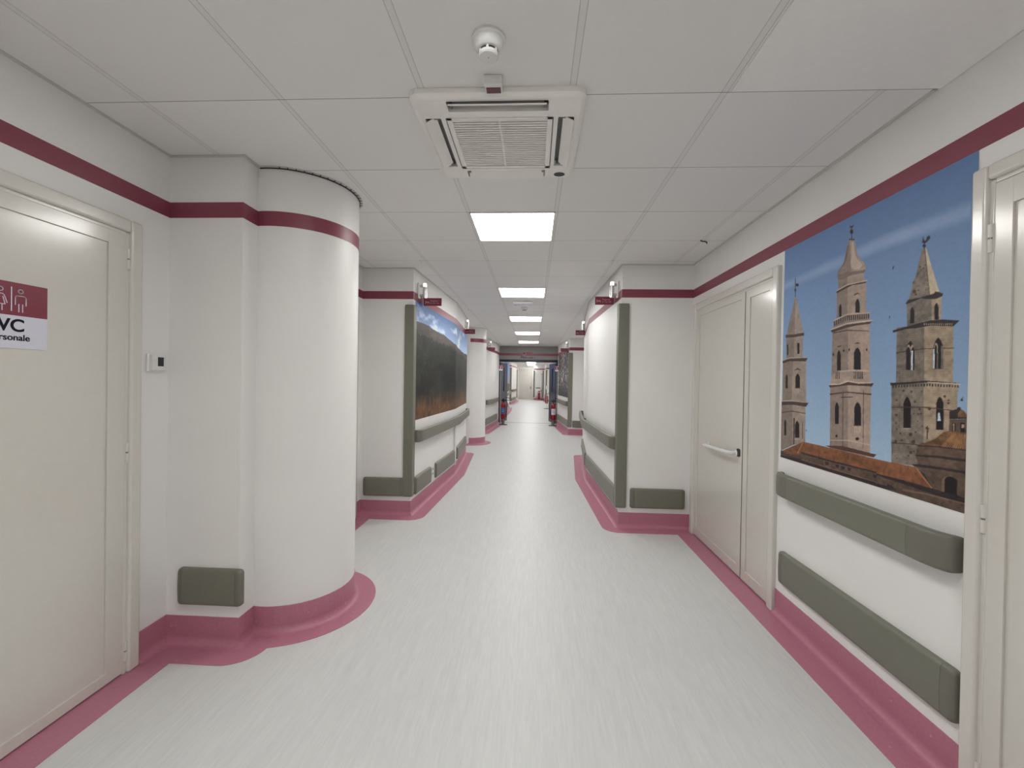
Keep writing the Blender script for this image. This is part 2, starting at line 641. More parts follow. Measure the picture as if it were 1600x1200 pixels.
lt = left_trim
i0 = lt.index((FLW, 2.95))
skirting('baseboard_left', lt, 1, [[(LW, -3), (LW, .97)], [(LW, 2.012), (LW, 2.19)] + lt[2:i0] + [(FLW, 2.95), (FLW, 3.29)], [(FLW, 4.295), (FLW, 4.43)] + KL[:1] + lt[lt.index(KL[1]):]])
skirting('baseboard_right', right_wall, -1, [[(RW, -3), (RW, .512)], [(RW, 1.588), (RW, 2.772)], [(RW, 4.208)] + right_wall[1:]])
skirting('baseboard_left_far', far_left, 1, [far_left])
skirting('baseboard_right_far', far_right, -1, [far_right[:-1]])
structure(obj('trim_10', MB().box(-1.13, .78, 14.50, 14.56, 0, .003), mat('joint_strip', rgb(165, 130, 138), .4)))
mb = MB().rbox(-1.162, -1.145, 6.37, 6.42, .15, .77, .004)
structure(obj('trim_11', mb, 'white'))


# ---------------------------------------------------------------- doors (local: x to the viewer's right, -y out of the wall)
def frame_mb(w, h, fw=.06, out=.028, back=.1, r=.011):
    mb = MB()
    mb.rbox(0, fw, -out, back, 0, h, r, 4).rbox(w - fw, w, -out, back, 0, h, r, 4)
    mb.rbox(fw + .0004, w - fw - .0004, -out, back, h - fw, h, r, 4)
    # slim stop inside the architrave
    mb.rbox(fw - .004, fw + .014, -.012, .06, 0, h - fw, .003).rbox(w - fw - .014, w - fw + .004, -.012, .06, 0, h - fw, .003)
    mb.rbox(fw + .0145, w - fw - .0145, -.0118, .06, h - fw - .014, h - fw + .004, .003)
    return mb


def leaf_mb(x0, x1, z0, z1, sl, sr, st=.07, sb=.07, y=0):
    mb = MB().rbox(x0, x1, y + .004, y + .045, z0, z1, .003)
    mb.rbox(x0, x0 + sl, y - .004, y + .006, z0, z1, .0025).rbox(x1 - sr, x1, y - .004, y + .006, z0, z1, .0025)
    mb.rbox(x0 + sl - .002, x1 - sr + .002, y - .0038, y + .006, z1 - st, z1, .0025).rbox(x0 + sl - .002, x1 - sr + .002, y - .0038, y + .006, z0, z0 + sb, .0025)
    return mb


def hinges(root, x, y, zs):
    for z in zs:
        o = obj('hinge', MB().lathe([(.0075, z + .003), (.0085, z + .005), (.0085, z + .046), (.0075, z + .048)], (x, y, 0), 14)
                .lathe([(.0075, z - .048), (.0085, z - .046), (.0085, z - .005), (.0075, z - .003)], (x, y, 0), 14), 'frame', root)
        obj('pin', MB().lathe([(.0055, z - .04), (.0055, z + .04)], (x, y, 0), 10), 'greymetal', o)


# door_1: staff toilet door, left wall
d1 = structure(thing('door_1', loc=(LW, .98, 0), rz=PI / 2))
obj('door_frame', frame_mb(1.03, 2.155), 'frame', d1)
obj('door_leaf', leaf_mb(.066, .963, .008, 2.09, .09, .088, .068, .05, y=-.006), 'door', d1)
hinges(d1, .967, -.012, (1.97, 1.056, .108))
# door_2: double door, right wall
d2 = structure(thing('door_2', loc=(RW, 4.205, 0), rz=-PI / 2))
obj('door_frame', frame_mb(1.43, 2.178), 'frame', d2)
lf = obj('door_leaf', leaf_mb(.07, .983, .012, 2.105, .055, .055, .05, .075, y=-.006), 'door', d2)
lf2 = obj('door_leaf', leaf_mb(.994, 1.359, .012, 2.105, .062, .05, .06, .075, y=-.006), 'door', d2)
obj('meeting_gap', MB().box(.9835, .9935, -.0085, .04, .012, 2.10), 'dark', d2)
obj('edge_gap', MB().box(1.3595, 1.3655, -.0085, .03, .012, 2.10), 'dark', d2)
obj('bottom_gap', MB().box(.07, 1.36, .004, .04, .002, .012), 'dark', d2)
obj('bottom_gap', MB().box(.066, .963, .004, .04, .002, .008), 'dark', d1)
hinges(d2, 1.366, -.012, (1.93, .985, .11))
hinges(d2, .064, -.008, (1.93, .985, .11))
hp = [(.395, -.010, .90), (.395, -.05, .90), (.42, -.062, .90), (.60, -.068, .905), (.86, -.066, .91), (.90, -.06, .91), (.905, -.010, .91)]
hb = MB().tube(hp, .014, 14, smooth=3)
hb.lathe([(.022, -.012), (.022, -.018), (.016, -.022)], (.395, 0, .90), 18, 'y').lathe([(.022, -.012), (.022, -.018), (.016, -.022)], (.905, 0, .91), 18, 'y')
h = obj('door_handle', hb, 'white', lf)
mb = MB()
kp = [(.935 + .024 * math.copysign(abs(math.cos(t)) ** .5, math.cos(t)), .919 + .030 * math.copysign(abs(math.sin(t)) ** .5, math.sin(t))) for t in [2 * PI * k / 24 for k in range(24)]]
obj('keyhole_plate', MB().prism(kp, -.016, -.009), 'black', lf)
# door_3: near right door
d3 = structure(thing('door_3', loc=(RW, 1.585, 0), rz=-PI / 2))
obj('door_frame', frame_mb(1.07, 2.178, fw=.052), 'frame', d3)
obj('door_leaf', leaf_mb(.058, 1.012, .012, 2.112, .062, .062, .085, .1, y=-.006), 'door', d3)
hinges(d3, .055, -.012, (1.93, .985, .11))
# door_4: only its jamb shows behind the round column
d4 = structure(thing('door_4', loc=(FLW, 3.30, 0), rz=PI / 2))
obj('door_frame', frame_mb(.985, 2.155), 'frame', d4)
obj('door_leaf', leaf_mb(.066, .92, .008, 2.09, .09, .088, y=-.006), 'door', d4)

# fire doors, standing open
d5 = structure(thing('door_5', loc=(-1.175, 14.35, 0)))
obj('door_frame', MB().rbox(0, .045, -.03, .12, 0, 2.125, .004).rbox(1.93, 1.975, -.03, .12, 0, 2.125, .004).rbox(0, 1.975, -.03, .12, 2.045, 2.125, .004), 'navy', d5)
for s, x, a in ((1, .045, math.radians(79)), (-1, 1.93, -math.radians(79))):
    lm = Matrix.Translation((x, .06, 0)) @ Matrix.Rotation(a, 4, 'Z')
    L = .93
    e = lambda x0, x1: (min(s * x0, s * x1), max(s * x0, s * x1))
    mb = MB()
    for x0, x1, z0, z1 in ((0, .34, .01, 2.03), (.50, L, .01, 2.03), (.34, .50, .01, 1.05), (.34, .50, 1.85, 2.03)):
        p = e(x0, x1)
        mb.rbox(p[0], p[1], -.025, .025, z0, z1, .002, mtx=lm)
    l = obj('door_leaf', mb, 'blue', d5)
    p = e(.345, .495)
    obj('vision_panel', MB().rbox(p[0], p[1], -.006, .006, 1.05, 1.85, .001, mtx=lm), 'glass', l)
# end door
d6 = structure(thing('door_6', loc=(-1.12, 33, 0)))
obj('door_frame', frame_mb(1.04, 2.36), 'frame', d6)
obj('door_leaf', leaf_mb(.065, .70, .01, 2.29, .05, .05, y=-.006), 'door', d6)
l = obj('door_leaf', leaf_mb(.705, .975, .01, 2.29, .05, .05, y=-.006), 'door', d6)
obj('door_handle', MB().rbox(.88, .93, -.05, -.01, .80, 1.0, .006), 'black', l)


# ---------------------------------------------------------------- rails, bumpers, corner guards
def plan_sections(path, side):
    seg = []
    s = 0
    for a, b in zip(path, path[1:]):
        L = (Vector(b) - Vector(a)).length
        seg.append((s, s + L, Vector(a), Vector(b), nrm(a, b, side)))
        s += L

    def at(q):
        for i, (s0, s1, a, b, n) in enumerate(seg):
            if q <= s1 + 1e-9:
                if i + 1 < len(seg) and abs(q - s1) < 1e-6:
                    n2 = seg[i + 1][4]
                    return b, (n + n2) / (1 + n.dot(n2))
                return a.lerp(b, (q - s0) / (s1 - s0)), n
        return seg[-1][3], seg[-1][4]
    return at, s, [x[1] for x in seg[:-1]]


def rail(name, path, side, z0, z1, label, cat, group=None, hand=True, mt='guard', cap=.15):
    """wall guard following the wall: handrail (standing off the wall, ends curved home) or flat bumper"""
    at, L, kinks = plan_sections(path, side)
    origin, _ = at(0)
    root = thing(name, label, cat, (origin.x, origin.y, z0), group=group)
    off = Vector((origin.x, origin.y, z0))
    zc, hz = (z0 + z1) / 2, (z1 - z0) / 2

    def ring(q):
        p, n = at(q)
        e = min(q, L - q)
        if hand:
            rl = .10
            k = math.sqrt(max(0, 1 - (1 - min(e / rl, 1)) ** 2))
            so = .043 * k
            t = .036
            kz = 1 - .09 * (1 - math.sqrt(max(0, 1 - (1 - min(e / .012, 1)) ** 2)))
        else:
            k = math.sqrt(max(0, 1 - (1 - min(e / .022, 1)) ** 2))
            so = 0
            t = .030 * (.45 + .55 * k)
            kz = 1 - .16 * (1 - k)
        h = hz * kz
        r = .016 if hand else .018
        pts = []
        prof = []
        if hand:
            prof = [(so, -h + .006), (so + .006, -h)]
        else:
            prof = [(so, -h)]
        for a in (-90, -60, -30, 0):
            a = math.radians(a)
            prof.append((so + t - r * .8 + r * .8 * math.cos(a), -h + r + r * math.sin(a)))
        prof.append((so + t + (.003 if not hand else .002) * k, 0))
        for a in (0, 30, 60, 90):
            a = math.radians(a)
            prof.append((so + t - r * .8 + r * .8 * math.cos(a), h - r + r * math.sin(a)))
        prof += [(so + .006, h), (so, h - .006)] if hand else [(so, h)]
        return [(p.x + n.x * d - off.x, p.y + n.y * d - off.y, zc + z - off.z) for d, z in prof]

    fine = [0, .002, .005, .01, .016, .024, .035, .05, .07, .09, .11]
    cp = min(cap, L * .25)
    A = [q for q in fine if q < cp] + [cp]
    obj('end_cap', MB().loft([ring(q) for q in A]), 'guardcap', root)
    obj('end_cap', MB().loft([ring(L - q) for q in A]), 'guardcap', root)
    mid = [cp + .0012] + [k for k in kinks] + [L - cp - .0012]
    obj('rail' if hand else 'bumper_strip', MB().loft([ring(q) for q in mid]), mt, root)
    if hand:
        n_b = max(2, int(L / .8))
        for k in range(n_b):
            q = .12 + (L - .24) * k / (n_b - 1)
            p, n = at(q)
            t = Vector((-n.y, n.x))
            q4 = [p + t * .02, p - t * .02, p - t * .02 + n * .05, p + t * .02 + n * .05]
            obj('bracket', MB().prism([(v.x - off.x, v.y - off.y) for v in q4], zc - .03 - off.z, zc + .03 - off.z, plane='xy'), 'guardcap', root)
    return root


def along(a, b, t0, t1, ax=1):
    """points on the line a-b whose coordinate ax equals t0 / t1"""
    a, b = Vector(a), Vector(b)
    return [tuple(a.lerp(b, (t - a[ax]) / (b[ax] - a[ax]))) for t in (t0, t1)]


# handrails
rail('handrail', [(RW, 1.60), (RW, 2.70)], -1, .765, .90, 'long grey-green handrail under the tower mural on the right wall', 'handrail')
rail('handrail', along(KR[0], KR[1], 4.33, 6.3)[:1] + [KR[1]] + along(KR[1], KR[2], 6.3, 8.1)[1:], -1, .755, .885,
     'grey-green handrail on the bare white wall beyond the double door, bending with the wall', 'handrail')
rail('handrail', along(KL[0], KL[1], 4.50, 6.3)[:1] + [KL[1]] + along(KL[1], KL[2], 6.5, 8.1)[1:], 1, .755, .885,
     'grey-green handrail below the landscape mural on the left wall', 'handrail')
rail('handrail', along(BL[0], BL[1], 11.6, 13.65), 1, .755, .885, 'short grey-green handrail on the white wall just left of the fire doors', 'handrail')
rail('handrail', along(BR[0], BR[1], 11.75, 13.68), -1, .755, .885, 'short grey-green handrail under the dark rock mural right of the fire doors', 'handrail')
rail('handrail', along(far_left[3], far_left[4], 17.8, 20)[:1] + [far_left[4]] + along(far_left[4], far_left[5], 20, 22.3)[1:], 1, .755, .885,
     'distant grey-green handrail beneath the small tower mural seen through the fire doors', 'handrail')
rail('handrail', along(far_left[8], far_left[9], 25.7, 28.1), 1, .755, .885, 'farthest grey-green handrail, left wall beyond the fire doors near the end door', 'handrail')
# flat bumpers
rail('wall_bumper', [(RW, 1.60), (RW, 2.71)], -1, .222, .415, 'long grey-green bumper just above the skirting under the tower mural', 'wall bumper', hand=False, cap=.05)
rail('wall_bumper', [(-1.857, 2.19), (-1.507, 2.19)], 1, .218, .41, 'short grey-green bumper on the square pier beside the round column', 'wall bumper', hand=False, cap=.03)
rail('wall_bumper', [(-1.765, 4.43), (-1.335, 4.43)], 1, .2, .392, 'grey-green bumper on the white end face behind the round column, left of the landscape mural', 'wall bumper', hand=False, cap=.04)
rail('wall_bumper', [(.962, 4.27), (1.487, 4.27)][::1], 1, .2, .392, 'grey-green bumper on the white end face beside the double door', 'wall bumper', hand=False, cap=.04)
rail('wall_bumper', along(KL[0], KL[1], 4.53, 5.12), 1, .19, .375, 'shorter grey-green bumper left of the sockets under the landscape mural', 'wall bumper', hand=False, cap=.03)
rail('wall_bumper', along(KL[0], KL[1], 5.33, 6.34), 1, .19, .375, 'longer grey-green bumper right of the sockets under the landscape mural', 'wall bumper', hand=False, cap=.03)
rail('wall_bumper', along(KL[1], KL[2], 6.62, 8.0), 1, .19, .375, 'grey-green bumper past the bend at the far end of the landscape mural wall', 'wall bumper', hand=False, cap=.03)
rail('wall_bumper', along(KR[0], KR[1], 4.34, 6.25), -1, .19, .375, 'long grey-green bumper below the handrail on the bare white right wall', 'wall bumper', hand=False, cap=.05)
rail('wall_bumper', along(KR[1], KR[2], 6.4, 8.0), -1, .19, .375, 'grey-green bumper past the bend of the bare white right wall', 'wall bumper', hand=False, cap=.05)
rail('wall_bumper', along(BL[0], BL[1], 11.58, 13.6), 1, .19, .375, 'grey-green bumper low on the wall just left of the fire doors', 'wall bumper', hand=False, cap=.05)
rail('wall_bumper', along(BR[0], BR[1], 11.7, 13.9), -1, .19, .375, 'grey-green bumper low under the dark rock mural right of the fire doors', 'wall bumper', hand=False, cap=.05)
rail('wall_bumper', [(1.06, 11.6), (1.49, 11.6)], 1, .19, .375, 'grey-green bumper on the distant end face right of the dark rock mural', 'wall bumper', hand=False, cap=.04)
rail('wall_bumper', along(far_left[3], far_left[4], 17.8, 19.9), 1, .19, .375, 'distant grey-green bumper below the small tower mural beyond the fire doors', 'wall bumper', hand=False, cap=.04)
rail('wall_bumper', along(far_left[8], far_left[9], 25.7, 28.1), 1, .19, .375, 'farthest grey-green bumper, left wall beyond the fire doors', 'wall bumper', hand=False, cap=.04)


def corner_guard(x, y, sx, label, z0=.2, z1=2.195, w=.078, t=.024, ts=.03):
    """vertical angle hugging an outside corner; front leg faces -y, sx = side facing the corridor"""
    r = .012
    p = [(sx * ts, -t + r), (sx * (ts - r), -t)]
    p = []
    for a in (0, 30, 60, 90):
        a = math.radians(a)
        p.append((sx * (ts - r + r * math.cos(a)), -t + r - r * math.sin(a)))
    p += [(-sx * (w - .006), -t), (-sx * w, -t + .006), (-sx * w, 0), (0, 0), (0, w), (sx * (ts - .006), w), (sx * ts, w - .006)]
    g = thing('corner_guard', label, 'corner guard', (x, y, z0))
    hh = z1 - z0
    obj('guard_strip', MB().prism(p, .012, hh - .012, plane='xy'), 'guard', g)
    p2 = [(a * .96, b * .96) for a, b in p]
    obj('end_cap', MB().prism(p2, hh - .012, hh, plane='xy'), 'guardcap', g)
    obj('end_cap', MB().prism(p2, 0, .012, plane='xy'), 'guardcap', g)
    return g


corner_guard(KL[0][0], KL[0][1], 1, 'tall grey-green corner guard beside the landscape mural, left of it', ts=.02)
corner_guard(KR[0][0], KR[0][1], -1, 'tall grey-green corner guard at the edge of the bare white right wall', ts=.034, w=.07)
corner_guard(BL[0][0], BL[0][1], 1, 'distant grey-green corner guard left of the fire doors')
corner_guard(BR[0][0], BR[0][1], -1, 'distant grey-green corner guard on the right edge of the dark rock mural')
corner_guard(-1.33, 25.5, 1, 'far grey-green corner guard seen through the fire doors, right of the small tower mural')
corner_guard(-1.16, 30.4, 1, 'farthest grey-green corner guard, left of the cream end door')
corner_guard(.86, 29.8, -1, 'far grey-green corner guard beside the brown mural beyond the fire doors')
corner_guard(.02, 32, -1, 'grey-green corner guard right of the cream end door')
corner_guard(.72, 31.97, 1, 'grey-green corner guard at the right of the recess with the farthest extinguisher', w=.05)

# ---------------------------------------------------------------- ceiling equipment
def ceiling_light(y, k, far):
    t = thing('ceiling_light', '%s square white light panel set in the tiled ceiling' % k, 'ceiling light', (-.165, y, H), group='square light panels down the middle of the ceiling')
    mb = MB()
    for a in range(4):
        mm = Matrix.Rotation(a * PI / 2, 4, 'Z')
        mb.rbox(-.298, .298, -.298, -.287, -.005, -.0005, .001, 1, mtx=mm)
    obj('frame', mb, 'white', t)
    obj('diffuser', MB().rbox(-.286, .286, -.286, .286, -.0035, -.0006, .0008, 1), 'lampfar' if far else 'lamp', t)


NM = {-2: 'rearmost of the two behind the viewpoint,', -1: 'overhead, just behind the viewpoint,', 0: 'nearest and largest', 1: 'second nearest', 2: 'third nearest', 3: 'fourth nearest', 4: 'last before the fire doors,'}
ORD = ['first', 'second', 'third', 'fourth', 'fifth', 'sixth', 'seventh', 'eighth']
for k in range(-2, 5):
    ceiling_light(3.2487 + 2.4 * k, NM[k], False)
for k in range(5, 13):
    ceiling_light(3.2487 + 2.4 * k, ORD[k - 5] + ' beyond the fire doors,', True)


def rrect(cx, cy, hx, hy, r, n=6):
    p = []
    for sx, sy, a0 in ((1, 1, 0), (-1, 1, 90), (-1, -1, 180), (1, -1, 270)):
        for k in range(n + 1):
            a = math.radians(a0 + 90 * k / n)
            p.append((cx + sx * (hx - r) + r * math.cos(a), cy + sy * (hy - r) + r * math.sin(a)))
    return p


from mathutils.geometry import tessellate_polygon
ac = thing('air_conditioner', 'white four-way air conditioning cassette in the ceiling with a slatted square grille', 'air conditioner', (-.165, 2.045, H))
zb = -.034
o1 = rrect(0, 0, .357, .352, .045)
o2 = rrect(0, 0, .357, .352, .045)
o3 = rrect(0, 0, .343, .338, .035)
o4 = rrect(0, 0, .336, .331, .03)
slots = []
for a in range(4):
    c, s = round(math.cos(a * PI / 2)), round(math.sin(a * PI / 2))
    slots.append([(x * c - y * s, x * s + y * c) for x, y in rrect(0, -.285, .208, .034, .006, 2)])
gr = rrect(0, .01, .232, .222, .008, 2)
polys = [o4, gr] + slots
flat = [Vector((x, y, 0)) for p in polys for x, y in p]
tris = tessellate_polygon([[Vector((x, y, 0)) for x, y in p] for p in polys])
mb = MB()
mb.add([(v.x, v.y, zb) for v in flat], tris)
for ra, za, rb, zz in ((o1, -.0005, o2, zb + .013), (o2, zb + .013, o3, zb + .003), (o3, zb + .003, o4, zb)):
    n = len(ra)
    mb.add([(x, y, za) for x, y in ra] + [(x, y, zz) for x, y in rb], [(i, (i + 1) % n, (i + 1) % n + n, i + n) for i in range(n)])
for p in slots + [gr]:
    n = len(p)
    mb.add([(x, y, zb) for x, y in p] + [(x, y, -.002) for x, y in p], [(i, i + n, (i + 1) % n + n, (i + 1) % n) for i in range(n)])
obj('panel', mb, 'offwhite', ac, fix=False)
for a in range(4):
    rm = Matrix.Rotation(a * PI / 2, 4, 'Z')
    s_ = obj('air_outlet', MB().rbox(-.206, .206, -.317, -.253, -.006, -.002, .001, 1, mtx=rm), 'slot', ac)
    lm = rm @ Matrix.Translation((0, -.296, -.034)) @ Matrix.Rotation(math.radians(30), 4, 'X')
    obj('louvre', MB().rbox(-.2, .2, -.027, .027, -.0025, .0025, .002, 2, mtx=lm), 'offwhite', ac)
    for sx in (-1, 1):
        obj('louvre_pivot', MB().rbox(sx * .196 - .006, sx * .196 + .006, -.285, -.262, -.03, -.008, .002, 1, mtx=rm), 'greymetal', ac)
g = MB()
for a0, a1, b0, b1 in ((-.228, -.205, -.208, .228), (.205, .228, -.208, .228), (-.228, .228, -.208, -.192), (-.228, .228, .205, .228)):
    g.rbox(a0, a1, b0, b1, zb - .0005, zb + .008, .0015, 1)
for k in range(22):
    y = -.183 + k * .0178
    g.rbox(-.206, .206, y - .0052, y + .0052, zb + .001, zb + .007, .0015, 1)
g.rbox(-.004, .004, -.192, .205, zb + .0025, zb + .007, .001, 1)
obj('intake_grille', g, 'offwhite', ac)
obj('filter', MB().box(-.228, .228, -.208, .228, zb + .016, zb + .02), mat('filter_mesh', (.08, .078, .075), .8), ac)
ov = [(.285 + .029 * math.cos(t), .298 + .022 * math.sin(t)) for t in [2 * PI * k / 24 for k in range(24)]]
bd = obj('sensor_badge', MB().prism(ov, zb - .002, zb + .0005, plane='xy'), 'black', ac)


def smoke_detector(loc, label, sc=1):
    t = thing('smoke_detector', label, 'smoke detector', loc)
    obj('base', MB().lathe([(.057 * sc, -.0005), (.057 * sc, -.008), (.050 * sc, -.013)], n=40), 'white', t)
    obj('body', MB().lathe([(.05 * sc, -.012), (.049 * sc, -.030), (.042 * sc, -.040), (.034 * sc, -.044)], n=40), 'white', t)
    obj('vent_gap', MB().lathe([(.0305 * sc, -.040), (.0305 * sc, -.054)], n=32), 'black', t)
    for k in range(6):
        a = 2 * PI * k / 6 + .5
        obj('rib', MB().rbox(.0285 * sc, .0335 * sc, -.004, .004, -.056, -.042, .001, 1, mtx=Matrix.Rotation(a, 4, 'Z')), 'white', t)
    c = obj('cap', MB().lathe([(.0335 * sc, -.052), (.034 * sc, -.060), (.030 * sc, -.064)], n=36), 'white', t)
    obj('indicator', MB().lathe([(.0018, -.0635), (.0018, -.0648)], n=10), 'greymetal', c)
    return t


smoke_detector((-.170, 1.455, H), 'round white smoke detector on the ceiling in front of the air conditioner')
smoke_detector((-.16, 6.78, H), 'small distant white smoke detector between the second and third light panels')
t = thing('infrared_receiver', 'small white box with a dark red window at the front edge of the air conditioner', 'sensor', (-.172, 1.65, H))
obj('housing', MB().rbox(-.034, .034, -.028, .028, -.036, -.0005, .004, 2), 'white', t)
obj('window', MB().rbox(-.028, .028, -.006, .026, -.0385, -.034, .002, 2), 'redink', t)
t = thing('emergency_light', 'small flat white emergency light on the ceiling past the second light panel', 'light', (-.175, 6.32, H))
obj('housing', MB().rbox(-.145, .145, -.09, .09, -.035, -.0005, .01, 2), 'white', t)
obj('cover', MB().rbox(-.13, .13, -.075, .075, -.042, -.034, .004, 2), 'paper', t)
for (x, y), lb in zip(((-1.117, 4.167), (-1.079, 6.985), (.732, 4.15)), ('tiny white ceiling clip in front of the left landscape mural block', 'tiny white ceiling clip over the bend of the landscape mural wall', 'tiny white ceiling clip in front of the bare white right block')):
    t = thing('ceiling_clip', lb, 'clip', (x, y, H))
    obj('hook', MB().rbox(-.012, .012, -.03, .03, -.012, -.0005, .003, 1), 'white', t)
    obj('pin', MB().lathe([(.004, -.02), (.004, -.011)], n=10), 'metal', t)
t = thing('ceiling_hook', 'small black hook hanging from a gap in the ceiling tiles above the double door', 'hook', (1.347, 3.534, H))
obj('plate', MB().rbox(-.03, .03, -.02, .02, -.003, -.0004, .001, 1), 'white', t)
obj('hook', MB().tube([(-.03, 0, -.004), (-.01, 0, -.012), (.01, 0, -.012), (.025, 0, -.02), (.02, .0, -.028)], .005, 8, smooth=1), 'black', t)

# ---------------------------------------------------------------- wall devices and signs
t = thing('thermostat', 'square white thermostat with a dark display between the toilet door and the pier', 'thermostat', (LW, 2.055, 1.44), PI / 2)
obj('back_plate', MB().rbox(0, .098, -.010, -.0005, 0, .092, .006, 3), 'offwhite', t)
obj('housing', MB().rbox(.009, .090, -.028, -.009, .007, .088, .005, 3), 'white', t)
obj('display', MB().rbox(.040, .074, -.0295, -.027, .030, .076, .001, 1), 'black', t)

t = thing('toilet_sign', 'burgundy and white staff toilet sign stuck on the near left door', 'sign', (LW, 1.375, 1.516), PI / 2)
# stands 3 mm proud of the door leaf's sunk panel
Y0 = -.0035
obj('burgundy_panel', MB().box(0, .24, Y0 - .0014, Y0, .1225, .245), 'sign', t)
wp = obj('white_panel', MB().box(0, .24, Y0 - .0012, Y0, 0, .1225), 'paper', t)
text('WC', .065, 'ink', t, (.050, Y0 - .0018, .064), bold=.0014)
text('Personale', .033, 'ink', t, (.051, Y0 - .0018, .030), bold=.0005)


def pict(pts, w=.0028):
    mb = MB()
    for a, b in zip(pts, pts[1:]):
        a, b = Vector(a), Vector(b)
        d = (b - a).normalized() * w / 2
        n = Vector((-d.y, d.x))
        q = [a - d * .6 - n, b + d * .6 - n, b + d * .6 + n, a - d * .6 + n]
        mb.prism([(p.x, p.y) for p in q], Y0 - .0022, Y0 - .0013)
    return mb


def ringp(cx, cz, r, a0=0, a1=360, n=14):
    return [(cx + r * math.cos(math.radians(a0 + (a1 - a0) * k / n)), cz + r * math.sin(math.radians(a0 + (a1 - a0) * k / n))) for k in range(n + 1)]


def join(*ms):
    o = MB()
    for q in ms:
        o.add(q.v, q.f)
    return o


mx_ = .151
man = join(pict(ringp(mx_, .214, .0075)), pict([(mx_ - .017, .163), (mx_ - .017, .187)] + ringp(mx_ - .009, .189, .008, 180, 90, 5) + ringp(mx_ + .009, .189, .008, 90, 0, 5) + [(mx_ + .017, .163)]),
           pict([(mx_ - .006, .166), (mx_ - .006, .137)]), pict([(mx_ + .006, .166), (mx_ + .006, .137)]))
obj('man_symbol', man, 'paper', t)
wx = .089
wom = join(pict(ringp(wx, .214, .0075)), pict([(wx - .020, .166), (wx - .011, .193), (wx - .006, .197), (wx + .006, .197), (wx + .011, .193), (wx + .020, .166)]),
           pict([(wx - .007, .187), (wx - .014, .160), (wx + .014, .160), (wx + .007, .187)]), pict([(wx - .005, .159), (wx - .005, .137)]), pict([(wx + .005, .159), (wx + .005, .137)]))
obj('woman_symbol', wom, 'paper', t)
obj('divider', pict([(.122, .139), (.122, .226)], .0034), 'paper', t)


def flag_sign(x0, x1, y, z, label, big=True, side=1):
    """small burgundy plate standing out from the wall; x0 wall end"""
    w = abs(x1 - x0)
    t = thing('flag_sign', label, 'sign', (min(x0, x1), y, z))
    obj('plate', MB().rbox(0, w, -.007, .007, 0, .086, .002, 1), 'sign', t)
    obj('mount', MB().rbox(-.004 if side > 0 else w - .012, .012 if side > 0 else w + .004, -.011, .011, .006, .08, .002, 1), 'sign', t)
    s_ = w * .05
    ic = MB()
    ic.box(s_ + .004, s_ + .008, -.0082, -.0072, .018, .056).box(s_ + .008, s_ + .046, -.0082, -.0072, .030, .034).box(s_ + .044, s_ + .048, -.0082, -.0072, .018, .044)
    ic.box(s_ + .022, s_ + .044, -.0082, -.0072, .036, .046)
    ic.lathe([(.006, -.0082), (.006, -.0072)], (s_ + .016, 0, .042), 12, 'y')
    obj('bed_symbol', ic, 'paperdim', t)
    text('Degenza', .026, 'paperdim', t, (s_ + .060, -.0078, .047), sx=.95)
    obj('small_print', bars(s_ + .062, .024, (.022, .034, .03), .012, y=-.0075), 'paperdim', t)
    return t


M['paperdim'] = mat('sign_print', rgb(196, 150, 160), .4)


def signal_lamp(x, y, z, wx, label):
    t = thing('signal_lamp', label, 'lamp', (x, y, z))
    s = 1 if x > wx else -1
    d = abs(x - wx)
    obj('mount_plate', MB().rbox(-s * d if s > 0 else d - .012, -s * d + .012 if s > 0 else d, -.035, .035, .0, .165, .003, 2), 'offwhite', t)
    for za in (.02, .12):
        obj('arm', MB().rbox(min(-s * d, 0), max(-s * d, 0), -.012, .012, za, za + .025, .003, 1), 'metal', t)
    obj('body', MB().lathe([(.020, 0), (.0225, .003), (.0225, .122), (.021, .124)], n=28), 'metal', t)
    obj('lens', MB().lathe([(.0195, .124), (.0205, .127), (.0205, .155), (.017, .162), (.008, .165)], n=28), 'led', t)  # emissive cap imitates the ceiling light's reflection on the cylinder
    return t


flag_sign(-1.232, -1.036, 4.75, 2.243, 'burgundy flag sign over the near corner of the landscape mural')
flag_sign(.830, .637, 4.60, 2.243, 'burgundy flag sign beside the near corner of the bare white right wall', side=-1)
flag_sign(-1.262, -1.078, 7.80, 2.262, 'burgundy flag sign at the far end of the landscape mural wall')
flag_sign(.915, .742, 7.80, 2.262, 'burgundy flag sign at the far end of the bare white right wall', side=-1)
flag_sign(-1.272, -1.09, 12.0, 2.255, 'smallest burgundy flag sign, on the left wall near the fire doors')
flag_sign(.930, .738, 12.0, 2.255, 'small burgundy flag sign on the right wall above the dark rock mural', side=-1)
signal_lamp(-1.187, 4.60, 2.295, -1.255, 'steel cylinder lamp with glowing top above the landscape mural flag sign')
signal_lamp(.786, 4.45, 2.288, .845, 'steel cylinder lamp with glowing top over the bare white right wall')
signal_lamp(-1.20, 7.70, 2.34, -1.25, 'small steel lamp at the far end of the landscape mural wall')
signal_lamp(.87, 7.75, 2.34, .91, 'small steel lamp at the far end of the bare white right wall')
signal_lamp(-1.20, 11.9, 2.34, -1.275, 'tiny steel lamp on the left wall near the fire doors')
signal_lamp(.89, 11.9, 2.345, .94, 'tiny steel lamp above the dark rock mural')

